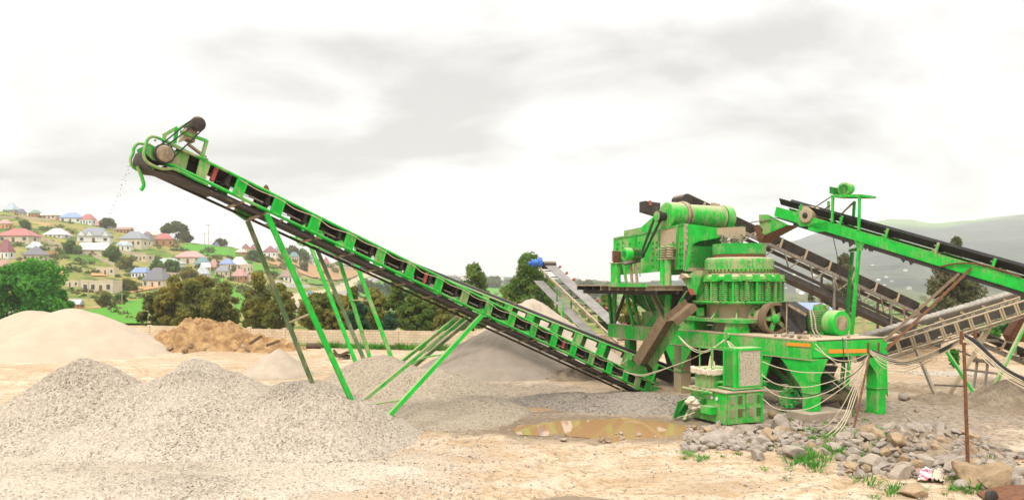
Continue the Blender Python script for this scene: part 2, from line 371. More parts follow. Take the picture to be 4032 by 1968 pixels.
tag(meshobj('hillside', vh, fh, M['hill']), kind='structure')
# patches lying on the hillside: fields, road, dirt
def drape(name, poly, mat, lift=.25, step=9):
    poly = [(float(a), float(b)) for a, b in poly]
    def inside(x, y):
        r = False; n = len(poly)
        for i in range(n):
            x1,y1 = poly[i]; x2,y2 = poly[i-1]
            if (y1 > y) != (y2 > y) and x < (x2-x1)*(y-y1)/(y2-y1)+x1: r = not r
        return r
    x0 = min(a for a,_ in poly); x1 = max(a for a,_ in poly); y0 = min(b for _,b in poly); y1 = max(b for _,b in poly)
    xs = np.arange(x0, x1+step, step); st = step*.35; yv = np.arange(y0, y1+st, st); idx = {}; vv = []; ff = []
    def vid(i, j):
        if (i,j) not in idx:
            q = on_hill(xs[i], yv[j]); idx[(i,j)] = len(vv); vv.append((q.x, q.y, q.z+lift+q.y*.0008))
        return idx[(i,j)]
    for i in range(len(xs)-1):
        for j in range(len(yv)-1):
            cxm = xs[i]+step/2+5*noise.noise((i*.6, j*.25, 1)); cym = yv[j]+st/2+3*noise.noise((i*.6, j*.25, 4))
            if inside(cxm, cym): ff.append((vid(i,j), vid(i+1,j), vid(i+1,j+1), vid(i,j+1)))
    return tag(meshobj(name, vv, ff, mat), kind='structure')
M['field'] = plain('bright_field', (.07,.235,.022), (.10,.26,.03), .25, .95, .1, 0)
M['field2'] = plain('grass_bank', (.12,.25,.04), (.08,.17,.03), .2, .95, .1, 0)
M['ploughed'] = plain('ploughed_soil', (.40,.235,.11), (.32,.19,.095), .08, .95, .1, 0)
M['redearth'] = plain('bare_red_earth', (.46,.24,.10), (.40,.25,.12), .15, .95, .1, 0)
M['road'] = plain('dusty_asphalt', (.27,.23,.20), (.33,.28,.23), .3, .9, .2, 0)
M['roadside'] = plain('pale_roadside_dirt', (.50,.39,.27), (.42,.31,.20), .15, .95, .1, 0)
drape('field', [(702,985),(735,962),(800,968),(900,978),(935,992),(925,1012),(1000,1040),(1080,1062),(1120,1085),(985,1068),(905,1010),(820,1010),(720,992)], M['field'])
drape('field', [(845,1080),(905,1118),(955,1175),(990,1195),(1000,1240),(930,1220),(900,1140),(840,1100)], M['field'])
drape('field', [(195,870),(260,872),(395,897),(370,905),(320,898),(205,900)], M['field'])
drape('field', [(-40,826),(30,838),(55,852),(20,862),(-40,868)], M['field'])
drape('field', [(330,1230),(420,1215),(560,1180),(575,1280),(330,1285)], M['field'])
drape('field', [(1200,1098),(1275,1108),(1290,1125),(1215,1120)], M['field2'])
drape('field', [(1405,1110),(1490,1078),(1560,1100),(1620,1140),(1560,1175),(1450,1180),(1390,1160)], M['field2'])
drape('field', [(1905,1128),(1985,1120),(2060,1135),(2060,1165),(1960,1172),(1900,1165)], M['field'])
drape('field', [(2360,1150),(2420,1140),(2520,1150),(2530,1230),(2380,1220)], M['field2'])
drape('field', [(3100,1195),(3300,1190),(3900,1188),(4050,1180),(4050,1240),(3100,1235)], M['field2'], .3, 14)
drape('ploughed_field', [(1020,1020),(1085,1014),(1180,1020),(1300,1048),(1400,1058),(1430,1075),(1380,1100),(1290,1108),(1215,1090),(1110,1058)], M['ploughed'])
drape('bare_earth', [(100,1032),(180,1048),(250,1062),(262,1085),(235,1090),(150,1058),(95,1045)], M['redearth'])
drape('bare_earth', [(350,1068),(400,1075),(420,1090),(360,1090)], M['redearth'])
drape('bare_earth', [(480,1145),(590,1130),(640,1134),(560,1150),(490,1160)], M['redearth'])
drape('roadside_dirt', [(1075,1160),(1180,1158),(1300,1140),(1370,1108),(1440,1078),(1490,1070),(1470,1100),(1380,1150),(1250,1195),(1150,1225),(1100,1220)], M['roadside'], .2)
drape('road', [(1140,1230),(1150,1205),(1250,1180),(1345,1150),(1420,1118),(1475,1088),(1510,1074),(1522,1078),(1500,1096),(1450,1130),(1360,1170),(1260,1212),(1190,1240)], M['road'], .32, 6)
# ------------------------------------------------------------------ loose stone, piles
def gravel(name, sc, c1, c2, c3, bump=1., dist=.03, spread=.5):
    t = NT(name); p = t.world()
    v = t.n('ShaderNodeTexVoronoi'); t.l(p, v.inputs['Vector']); v.inputs['Scale'].default_value = sc
    s = t.n('ShaderNodeSeparateColor'); t.l(v.outputs['Color'], s.inputs[0])
    c = t.mix(t.ramp(s.outputs[0], [(.5-spread/2,0),(.5+spread/2,1)]), c1, c2)
    c = t.mix(t.ramp(s.outputs[1], [(.80,0),(.96,1)]), c, c3)
    big = t.noise(p, .55, 4, .6); c = t.mix(t.math('MULTIPLY', t.ramp(big, [(.4,0),(.66,1)]), .45), c, c1)
    h = t.math('ADD', t.math('MULTIPLY', v.outputs['Distance'], -1.), t.math('MULTIPLY', s.outputs[2], .5))
    t.bump(h, bump, dist); return t.set(c, .92, .2)
M['gravel'] = gravel('grey_crushed_stone', 23, (.50,.43,.345), (.32,.27,.215), (.15,.125,.10), .6, .03, .7)
M['gravel_mid'] = gravel('darker_grey_crushed_stone', 21, (.48,.41,.325), (.295,.25,.20), (.135,.115,.09), .65, .03, .7)  # slightly darker stone than the other grey gravel, for the steep left pile
M['gravel_pale'] = gravel('pale_crushed_stone', 21, (.52,.45,.36), (.41,.35,.275), (.22,.185,.15), .6, .03, .7)
M['gravel_dark'] = gravel('damp_crushed_stone', 16, (.33,.28,.225), (.17,.14,.11), (.085,.07,.055), 1., .05, .7)
M['chippings'] = gravel('buff_stone_chippings', 19, (.40,.33,.245), (.275,.225,.16), (.15,.12,.085), .9, .035, .7)
M['sand'] = plain('pale_crushed_sand', (.44,.365,.275), (.385,.315,.23), .7, .95, .1, .3)
M['stone_dust'] = plain('grey_stone_dust', (.295,.245,.195), (.235,.195,.15), 1.3, .95, .1, .5)
M['stone_dust_pale'] = plain('pale_stone_dust', (.43,.36,.28), (.36,.295,.225), 1.6, .95, .1, .5)
M['soil'] = plain('orange_brown_soil', (.42,.27,.13), (.24,.14,.065), 1.6, .95, .1, .8, lo=.4, hi=.62)
M['soil_rubble'] = plain('brown_rubble_soil', (.36,.285,.20), (.21,.16,.11), 4, .95, .1, .9)
M['darksoil'] = plain('dark_stony_soil', (.28,.22,.155), (.17,.13,.09), 2.5, .95, .1, .9)
def pile(name, label, apex, H, R, mat, cat='gravel pile', ex=1., ey=1., rot=0., tip=.35, rough=.03, lump=.06, seed=0, ring_=.09, group=None, jit=.012, smooth=True):
    cx, cy = apex[0], apex[1]; nr = int(R/ring_); ns = int(2*PI*R*.62/ring_); vv = []; ca, sa = math.cos(rot), math.sin(rot)
    c = tip*R*.5; S = math.sqrt(R*R+c*c)-c; rs = random.Random(seed)
    for j in range(nr+1):
        r = R*1.04*j/nr
        for i in range(ns):
            th = 2*PI*i/ns; k = 1+lump*2.2*noise.noise((math.cos(th)*1.3+seed, math.sin(th)*1.3, seed*.7))
            lx, ly = r*k*ex*math.cos(th), r*k*ey*math.sin(th); x = cx+lx*ca-ly*sa; y = cy+lx*sa+ly*ca
            h = H*(1-(math.sqrt(r*r+c*c)-c)/S)
            q = min(1, max(0, h/(.25*H)))
            h += (lump*H*noise.noise((x*.9, y*.9, seed))+rough*noise.noise((x*3.1, y*3.1, seed+4)))*q + rs.uniform(-jit, jit)*q*min(1, r/R*4)
            if r/R > .8: h += H*.05*((r/R-.8)/.24)*(1-(r/R-.8)/.24)*2
            if j == nr: h = -.09
            vv.append((x, y, h))
    ff = [(j*ns+i, j*ns+(i+1)%ns, (j+1)*ns+(i+1)%ns, (j+1)*ns+i) for j in range(nr) for i in range(ns)]
    return tag(meshobj(name, vv, ff, mat, smooth, None, (cx, cy, 0)), label, cat, group)
def ap(x, y, Y): p = W(x, y, Y); return (p.x, p.y), p.z
def P(name, label, x, y, Y, R, mat, **k):
    a, h = ap(x, y, Y); return pile(name, label, a, h, R, mat, **k)
FG = dict(ring_=.045, jit=.028, smooth=False)
P('gravel_pile', 'grey gravel pile in the left foreground with a dark steep peak, nearest the left edge', 330, 1408, 23.2, 3.55, M['gravel_mid'], seed=1, tip=.14, lump=.035, ey=1.05, **FG)
P('gravel_pile', 'broad rounded grey gravel pile right of the steep foreground peak', 790, 1452, 23.0, 4.2, M['gravel'], seed=2, tip=.7, ex=1.0, ey=1.0, **FG)
P('gravel_pile', 'long sloping grey gravel ridge in front of the green trestle feet', 1190, 1496, 22.0, 3.9, M['gravel'], seed=3, tip=.8, ex=.86, ey=.85, **FG)
P('gravel_pile', 'flat spread of pale gravel along the bottom left edge of the yard', 500, 1840, 18.2, 5.0, M['gravel_pale'], seed=4, tip=1.6, ex=1.15, ey=.5, lump=.2, **FG)
P('gravel_pile', 'small grey gravel mound behind the broad foreground pile', 775, 1412, 28.0, 2.3, M['gravel'], seed=5, tip=.7, **FG)
P('gravel_pile', 'low grey gravel mound with dark stones near the bottom centre left', 700, 1880, 16.9, 1.9, M['gravel'], seed=6, tip=1.3, ey=.6, **FG)
P('sand_pile', 'large smooth pale sand heap at the far left, the taller right hump', 282, 1216, 50.5, 6.6, M['sand'], cat='sand pile', seed=7, tip=.45, ring_=.16, rough=.02, lump=.03)
P('sand_pile', 'smaller left hump of the pale sand heap, cut by the left edge', 128, 1222, 52.0, 6.0, M['sand'], cat='sand pile', seed=8, tip=.4, ring_=.16, rough=.02, lump=.03)
P('soil_heap', 'orange brown soil heap with stones in front of the block wall', 800, 1258, 53.5, 4.3, M['soil'], cat='soil heap', seed=9, tip=.8, rough=.36, lump=.14, ex=1.1, ey=.7, ring_=.13, jit=.08, smooth=False)
P('soil_heap', 'low tail of orange soil and rubble right of the big soil heap', 985, 1325, 52.5, 3.3, M['soil'], cat='soil heap', seed=10, tip=1.2, rough=.36, lump=.25, ex=1.2, ey=.6, ring_=.13, jit=.08, smooth=False)
P('gravel_pile', 'small pointed grey cone of chippings left of the trestle legs', 1096, 1374, 38.2, 1.75, M['stone_dust_pale'], seed=11, tip=.22, lump=.02, ring_=.07)
P('chippings_pile', 'buff chippings pile under the rear conveyor, around its thin legs', 1490, 1397, 33.5, 3.3, M['chippings'], seed=12, tip=.5)
P('chippings_pile', 'buff chippings mound behind the slanting green V legs', 1700, 1446, 30.5, 3.0, M['chippings'], seed=13, tip=.6)
P('chippings_pile', 'wide low buff chippings spread between the V legs and the puddle', 1640, 1580, 26.8, 3.4, M['chippings'], seed=14, tip=1.1, ex=1.15)
P('chippings_pile', 'low buff chippings mound at the left end of the muddy puddle', 1870, 1556, 27.2, 2.1, M['chippings'], seed=15, tip=.7)
P('stone_dust_pile', 'big grey stone dust pile behind the conveyor, nearer and wider', 1985, 1272, 40.0, 4.6, M['stone_dust'], cat='stone dust pile', seed=16, tip=.22, lump=.03, ring_=.11, rough=.05)
P('stone_dust_pile', 'pale stone dust pile rising to a peak above the conveyor belt', 2088, 1178, 44.5, 5.4, M['stone_dust_pale'], cat='stone dust pile', seed=17, tip=.2, lump=.05, ring_=.12, rough=.10)
P('soil_heap', 'eroded clods of grey dust at the right foot of the big dust pile', 2250, 1435, 38.0, 2.0, M['darksoil'], cat='soil heap', seed=31, tip=1.2, rough=.28, lump=.25, jit=.05)
P('soil_heap', 'low broken clods along the front foot of the big dust pile', 2060, 1487, 36.0, 1.3, M['darksoil'], cat='soil heap', seed=32, tip=1.6, rough=.2, lump=.25, jit=.05, ey=.35, ex=1.4)
P('gravel_pile', 'damp grey gravel mound around the lower end of the green conveyor', 2520, 1548, 28.6, 3.2, M['gravel_dark'], seed=18, tip=1.3, ex=1.15, ey=.7)
P('gravel_pile', 'spilled damp gravel bank between the puddles and the green conveyor', 2250, 1545, 29.2, 2.4, M['gravel_dark'], seed=19, tip=1.4, ex=1.3, ey=.5)
P('stone_dust_pile', 'dark grey dust heap at the right edge below the hanging cables', 4010, 1492, 28.0, 2.25, M['darksoil'], cat='stone dust pile', seed=20, tip=.55, jit=.03, ring_=.06, smooth=False)
P('stone_dust_pile', 'small dark dust mound at the foot of the thin dirty leg', 3705, 1546, 29.6, 1.15, M['darksoil'], cat='stone dust pile', seed=21, tip=.6, jit=.025, ring_=.05, smooth=False)
P('gravel_pile', 'thin patch of grey gravel in front of the block wall at right', 3720, 1462, 38.5, 2.0, M['gravel'], seed=22, tip=2, ey=.5)
HEAP = (G(3600,1770).x, G(3600,1770).y)
pile('rubble_heap', 'brown earth and rubble heap between the leaning rusty post and the cable post', HEAP, .55, 2.7, M['soil_rubble'], cat='rubble heap', seed=23, tip=.9, rough=.15, ex=1.0, ey=.62, jit=.05, ring_=.07, smooth=False)
pile('soil_patch', 'dark soil patch at the bottom centre of the yard', (G(2260,1990).x, G(2260,1990).y), .10, 1.1, M['darksoil'], cat='soil patch', seed=24, tip=2, ey=.6, rough=.05, jit=.02)
# puddles
t = NT('muddy_water'); p = t.world(); t.bump(t.noise(p, 1.2, 2, .5), .008, .05); M['water'] = t.set((.36,.215,.10), .03, .5); t.b.inputs['IOR'].default_value = 1.33
def puddle(pts):
    q = smoothpts(pts+[pts[0]], 6)[:-1]; c = sum((G(a.x, a.y, -.022) for a in q), V((0,0,0)))/len(q)
    vv = [c]+[c+(G(a.x, a.y, -.022)-c)*1.3 for a in q]; n = len(q)
    return tag(meshobj('puddle', vv, [(0, 1+i, 1+(i+1)%n) for i in range(n)], M['water']), kind='structure')
puddle([V((a,b,0)) for a,b in [(2099,1688),(2140,1655),(2213,1628),(2300,1630),(2365,1638),(2450,1648),(2540,1661),(2620,1675),(2673,1692),(2600,1719),(2481,1733),(2394,1725),(2306,1710),(2190,1706),(2120,1702)]])
puddle([V((a,b,0)) for a,b in [(1958,1598),(2027,1588),(2100,1592),(2155,1603),(2143,1617),(2073,1626),(2003,1618)]])
# ------------------------------------------------------------------ conveyors
RP = random.Random(15)
class Fr:
    def __init__(s, A, B, w):
        s.A = V(A); s.d = (V(B)-s.A); s.L = s.d.length; s.d.normalize(); s.n = s.d.cross(V((0,0,1))).normalized()
        if s.n.y < 0: s.n = -s.n
        s.u = s.n.cross(s.d).normalized()
        if s.u.z < 0: s.u = -s.u
        s.w = w
    def p(s, t, b=0., h=0.): return s.A+s.d*t+s.n*b+s.u*h
    def px(s, x, y, b=0.): return hit(x, y, s.p(0, b), s.n)        # photo pixel on the upright plane b
def panel(fr, t, b, h, wid, out):
    m = MB(); c = fr.p(t, b, -h/2)
    m.box(c, fr.d*(wid/2), fr.u*(h/2), fr.n*.012)
    for s in (-1, 1): m.box(c+fr.d*(s*(wid/2-.03))-fr.n*(out*.03), fr.d*.03, fr.u*(h/2-.004), fr.n*.02)
    return m
def idler_set(fr, t, w):
    m = MB(); h0 = -.20
    m.bar(fr.p(t,.03,h0-.10), fr.p(t,w-.03,h0-.10), .12, .05, fr.u)
    for b in (.1, .34, w-.34, w-.1): m.bar(fr.p(t,b,h0-.09), fr.p(t,b,h0+.12 if b in (.1,w-.1) else h0+.03), .09, .05, fr.n)
    m.tube(fr.p(t,.07,-.03), fr.p(t,.30,-.18), .045, 8); m.tube(fr.p(t,.31,-.19), fr.p(t,w-.31,-.19), .045, 8); m.tube(fr.p(t,w-.30,-.18), fr.p(t,w-.07,-.03), .045, 8)
    return m
def truss_conveyor(name, label, A, B, w, h, ts, mats, t0, t1, group=None, pw=.30, belt=True, lift=0., reds=(), belt_mat='rubber', cross=True, low=.17, rollers=True):
    fr = Fr(A, B, w); base = fr.p(t1); th = thing(name, label, 'conveyor', (base.x, base.y, 0), group)
    g, d2 = mats
    for b, nm in ((0, 'top_rail'), (w, 'top_rail')): MB().tube(fr.p(t0,b), fr.p(t1,b), .038, 10).build('top_rail', g, th)
    for b in (0, w): MB().tube(fr.p(t0,b,-h), fr.p(t1,b,-h), .042, 10).build('bottom_rail', g, th)
    for t in ts:
        panel(fr, t+RP.uniform(-.03,.03), .0, h, pw*RP.uniform(.94,1.06), 1).build('side_panel', RP.choice([g, g, M['green'], M['green_dusty'], M['green_worn']]) if belt else g, th); panel(fr, t, w, h, pw, -1).build('side_panel', g, th)
        if belt and rollers: idler_set(Fr(fr.p(0,0,lift), fr.p(1,0,lift), w), t-.28, w).build('idler', d2, th)
    if belt:
        m = MB(); prof = [(.05,.02),(.28,-.135),(w-.28,-.135),(w-.05,.02)]; n = 40
        for i in range(n):
            a = t0+.4+(t1-t0-.5)*i/n; b_ = t0+.4+(t1-t0-.5)*(i+1)/n
            for k in range(3):
                q = [prof[k], prof[k+1]]
                m.box8([fr.p(a,q[0][0],q[0][1]+lift), fr.p(b_,q[0][0],q[0][1]+lift), fr.p(b_,q[1][0],q[1][1]+lift), fr.p(a,q[1][0],q[1][1]+lift),
                        fr.p(a,q[0][0],q[0][1]+lift+.018), fr.p(b_,q[0][0],q[0][1]+lift+.018), fr.p(b_,q[1][0],q[1][1]+lift+.018), fr.p(a,q[1][0],q[1][1]+lift+.018)])
        m.build('carrying_belt', M[belt_mat], th)
        MB().box(fr.p((t0+t1)/2, w/2, -h-.075), fr.d*((t1-t0)/2-.3), fr.n*(w/2-.10), fr.u*.012).build('return_belt', M[belt_mat], th)
    m = MB()
    for b in (.03, w-.03): m.bar(fr.p(t0+.3,b,-h-low), fr.p(t1,b,-h-low), .05, .06, fr.u)
    m.build('lower_chord', d2, th)
    if cross:
        for t in ts:
            MB().bar(fr.p(t+.25,.02,-h-.06), fr.p(t+.25,w-.02,-h-low+.02), .07, .035, fr.u).build('cross_member', M['dusty'], th)
    for t, b, hh in reds: MB().tube(fr.p(t,b,hh-.19), fr.p(t,b,hh+.19), .062, 12).build('guide_roller', M['red'], th)
    return th, fr
def legs(th, mats, segs, r=.11, t=.014):
    for a, b, mk in segs:
        MB().angle(a, b, r, t, (0.3,-1,0)).build('leg', M[mk], th)
# --- the long green conveyor
A1 = W(953,704,19.5); B1 = W(2467,1454,31.0)
fr1 = Fr(A1, B1, .95)
xs1 = [955,1108,1255,1386,1510,1621,1733,1836,1931,2022,2106,2185,2263,2332,2401,2467]
ts1 = [fr1.L*(i/15) for i in range(16)]
c1, fr1 = truss_conveyor('belt_conveyor', 'long bright green belt conveyor with a drive motor on its raised head', A1, B1, .95, .47, ts1, (M['green_clean'], M['dark']), -2.1, fr1.L+2.35,
    reds=[(-.65,.12,-.18),(ts1[6]-.45+.0,.12,-.2),(ts1[12]-.45,.12,-.16),(ts1[12]-.45,.85,-.05),(ts1[15]+1.6,.5,-.1)])
L1 = fr1.L
m = MB()
for t in [a+.72 for a in ts1[:-1]]: m.bar(fr1.p(t-.35,.10,-.30), fr1.p(t+.05,.10,-.30), .05, .04, fr1.u)
build_each(m, 'return_bracket', M['grey'], c1)
m = MB()
for k, b in enumerate((-.06, .95)):
    pts = []
    for i in range(0, 16): pts += [fr1.p(ts1[i]-.05, b, -.06), fr1.p(ts1[i]+.45, b, -.10-.02*(i%3))]
    MB().path(smoothpts(pts+[fr1.p(L1+1.9,b,-.05)], 5), .011, 5).build('cable', M['cable'], c1)
# V trestles
def dropleg(fr, x0, y0, x1, y1, sgn, b, ext=.6):
    top = fr.px(x0, y0, b); n = fr.n; p1 = hit(x1, y1, top, n); return top, p1+(p1-top).normalized()*ext
def leg(th, pts, mk, r=.10): MB().angle(pts[0], pts[1], r, .016, (0.55,-.83,0)).build('leg', M[mk], th)
def zleg(fr, x0,y0,x1,y1,b):     # leg in the plane b, carried on down to the ground
    top = fr.px(x0,y0,b); p1 = hit(x1,y1,top,fr.n); d = p1-top; return top, (top+d*((top.z+.15)/-d.z) if p1.z > -.15 else p1)
l_a = zleg(fr1, 975,868,1227,1500, .92); l_b = zleg(fr1, 1050,842,1390,1588, -.03)
l_c = zleg(fr1, 1828,1253,1412,1592, .92); l_d = zleg(fr1, 1898,1240,1508,1662, -.03)
leg(c1, l_a, 'leg_dull', .105); leg(c1, l_b, 'green_clean', .125); leg(c1, l_c, 'green', .105); leg(c1, l_d, 'green_clean', .125)
def at_x(l, fx): return l[0]+(l[1]-l[0])*fx
for (p, q, mk, bow) in ((at_x(l_a,.44), at_x(l_b,.405), 'beige', 0), (at_x(l_a,.86), at_x(l_b,.78), 'leg_dull', 0), (at_x(l_c,.80), at_x(l_d,.68), 'green', .12), (at_x(l_c,.42), at_x(l_d,.33), 'green', .10)):
    MB().path(smoothpts([p, (p+q)/2+V((0,0,bow)), q], 4), .035, 4).build('cross_brace', M[mk], c1)
# belly plate under the first trestle head
MB().plate([fr1.px(915,835,.9), fr1.px(965,868,.9), fr1.px(985,868,.9), fr1.px(1060,845,.9), fr1.px(1045,820,.9), fr1.px(930,815,.9)], fr1.n*.03).build('gusset_plate', M['green_worn'], c1)
MB().bar(fr1.px(975,865,.9), fr1.px(1052,838,0), .06, .06).build('cross_member', M['dusty'], c1)
# head end
Z = lambda x, y, b=0.: fr1.px(480+.3978*x, 430+.3978*y, b)
MB().plate([Z(275,360,.05), Z(330,380,.05), Z(480,400,.05), Z(672,445,.05), Z(628,612,.05), Z(470,545,.05), Z(300,500,.05), Z(240,440,.05)], fr1.n*.02).build('head_plate', M['green_dusty'], c1)
MB().plate([Z(150,400,.9), Z(230,360,.9), Z(480,400,.9), Z(670,440,.9), Z(650,600,.9), Z(400,560,.9), Z(170,500,.9)], fr1.n*.02).build('head_plate', M['green_worn'], c1)
MB().plate([Z(770,500,.0), Z(880,545,.0), Z(830,690,.0), Z(735,650,.0)], fr1.n*.03).build('side_panel', M['green'], c1)
MB().plate([Z(675,475,.3), Z(770,500,.3), Z(730,665,.3), Z(630,625,.3)], fr1.n*.3).build('dust_seal', M['black'], c1)
c = Z(412,445,-.02)
MB().lathe(c-fr1.n*.10, fr1.n, [(.16,0),(.225,.0),(.24,.03),(.24,.10),(.22,.12),(.22,1.0)], 28).build('head_drum', M['black'], c1)
MB().lathe(c-fr1.n*.13, fr1.n, [(.02,-.02),(.17,0),(.20,.02),(.20,.04)], 24).build('drum_cover', M['dusty'], c1)
MB().lathe(Z(745,150,-.06)-fr1.n*.12, fr1.n, [(.03,-.02),(.14,.0),(.175,.02),(.185,.06),(.175,.12),(.13,.14),(.13,.62),(.10,.66)], 26).build('drive_motor', M['dark'], c1)
MB().plate([Z(650,180,.0), Z(760,190,.0), Z(720,330,.0), Z(650,290,.0), Z(600,320,.0)], fr1.n*.30).build('motor_foot', M['dusty'], c1)
for b in (.0, .80):
    m = MB(); k = 'green' if b == 0 else 'green_worn'
    m.bar(Z(412,330,b), Z(425,250,b), .07); m.bar(Z(412,262,b), Z(545,185,b), .08); m.bar(Z(545,190,b), Z(522,335,b), .07); m.bar(Z(560,200,b), Z(645,145,b), .06)
    m.bar(Z(580,225,b), Z(838,315,b), .07); m.bar(Z(840,310,b), Z(795,465,b), .075); m.build('motor_frame', M[k], c1)
MB().bar(Z(660,350,.1), Z(830,480,.5), .06).build('brace', M['dusty'], c1)
m = MB()
for a, b_ in (((700,100),(365,370)), ((800,200),(470,520)), ((690,180),(390,400))): m.bar(Z(*a,-.10), Z(*b_,-.10), .03, .03, fr1.u)
m.build('drive_belt', M['black'], c1)
m = MB()
for x in (330,420,510,600,690,780,830): m.bar(Z(430+.0*x,300,.1)*0+Z(330+(x-330)*.9, 310+(x-330)*.33, .05), Z(330+(x-330)*.9, 310+(x-330)*.33, .9), .05)
m.build('cross_member', M['dusty'], c1)
MB().path(smoothpts([Z(*q,-.03) for q in ((850,500),(640,425),(450,330),(390,298),(310,272),(262,292),(238,345),(215,440),(235,505),(290,550),(400,592),(500,590),(580,620),(720,690),(850,750))], 5), .036, 8).build('guard_pipe', M['green_dusty'], c1)
MB().path(smoothpts([Z(*q,.93) for q in ((280,350),(230,348),(160,342),(120,385),(110,440),(85,500),(105,565),(160,602),(275,645),(350,605),(420,592),(520,600))], 5), .036, 8).build('guard_pipe', M['green'], c1)
MB().path(smoothpts([Z(*q,.6) for q in ((150,565),(180,630),(205,700),(215,755),(190,802))], 5), .045, 8).build('downpipe', M['green'], c1)
pts = [Z(x,y,.5) for x,y in ((190,430),(165,500),(190,570),(260,630),(380,650),(560,720),(760,800),(900,860))]
m = MB(); q = smoothpts(pts, 4)
for i in range(len(q)-1): m.box8([q[i]-fr1.n*.40, q[i+1]-fr1.n*.40, q[i+1]+fr1.n*.40, q[i]+fr1.n*.40, q[i]-fr1.n*.40+fr1.u*.02, q[i+1]-fr1.n*.40+fr1.u*.02, q[i+1]+fr1.n*.40+fr1.u*.02, q[i]+fr1.n*.40+fr1.u*.02])
m.build('belt_wrap', M['belt_dark'], c1)
# tail end: hopper skirts over the belt
S2 = lambda x, y, b=0.: fr1.px(2250+.3978*x, 1080+.3978*y, b)
MB().plate([S2(500,880,.05), S2(560,840,.05), S2(740,920,.05), S2(760,990,.05), S2(720,1010,.05), S2(560,960,.05)], fr1.n*.03).build('skirt_plate', M['green_worn'], c1)
MB().plate([S2(560,850,.9), S2(900,900,.9), S2(1020,960,.9), S2(1010,1090,.9), S2(700,960,.9)], fr1.n*.03).build('skirt_plate', M['dark'], c1)
for x, y in ((660,1010),(760,1060),(830,1100)): MB().plate([S2(x-25,y,-.02), S2(x+28,y+20,-.02), S2(x,y+135,-.02), S2(x-50,y+115,-.02)], -fr1.n*.03).build('side_panel', M['green_dusty'], c1)
MB().plate([S2(790,1090,.0), S2(970,1150,.0), S2(940,1230,.0), S2(770,1190,.0)], fr1.n*.04).build('tail_plate', M['dusty'], c1)
MB().lathe(fr1.p(L1+2.2,.08,-.28), fr1.n, [(.16,0),(.17,.02),(.17,.78),(.16,.8)], 20).build('tail_drum', M['dark'], c1)
MB().bar(S2(490,1120,.0), S2(500,1215,.0), .08).build('leg', M['dusty'], c1)
# small motor of the tensioner on the top rail
MB().lathe(fr1.px(1048,748,.7), (0,0,1), [(.12,-.10),(.13,-.04),(.08,.0),(.06,.09),(.02,.14)], 12).build('tensioner', M['rust'], c1)
# --- the second green conveyor behind it
A2 = W(1165,862,40.0); B2 = W(2640,1455,33.6); fr2 = Fr(A2, B2, 1.0)
n2 = 17; ts2 = [fr2.L*(i+.4)/n2 for i in range(n2)]
c2, fr2 = truss_conveyor('belt_conveyor', 'second green belt conveyor running close behind the long one, mostly hidden by it', A2, B2, 1.0, .95, ts2, (M['green'], M['dark']), 0., fr2.L+.3, group=None, pw=.40, low=.12,
    reds=[(ts2[10],.9,-.15)])
for a, mk in ((zleg(fr2,1218,955,1420,1475,-.05),'green_clean'), (zleg(fr2,1240,962,1440,1430,1.0),'leg_dull'), (zleg(fr2,1335,1020,1452,1392,1.0),'green'), (zleg(fr2,1402,1035,1537,1395,-.05),'green')):
    leg(c2, a, mk, .16)
p, q = zleg(fr2,1335,1020,1452,1392,1.0), zleg(fr2,1402,1035,1537,1395,-.05)
for f1, f2 in ((.36,.33), (.62,.60)): MB().bar(at_x(p,f1), at_x(q,f2), .09, .05).build('cross_brace', M['beige'], c2)
for a, mk in ((zleg(fr2,1805,1245,1575,1428,1.0),'green'), (zleg(fr2,1856,1253,1576,1486,-.05),'leg_dull')): leg(c2, a, mk, .16)
MB().path(smoothpts([fr2.px(*q, .0) for q in ((1215,958),(1195,966),(1175,958),(1167,942),(1172,925))], 5), .05, 7).build('guard_pipe', M['green_worn'], c2)
MB().lathe(fr2.p(.35,.05,-.35), fr2.n, [(.28,0),(.3,.02),(.3,.88),(.28,.9)], 22).build('head_drum', M['dark'], c2)
M['belt_mid'] = plain('grey_dusty_belt', (.27,.25,.225), (.18,.165,.15), 1.5, .85, .2, .15)
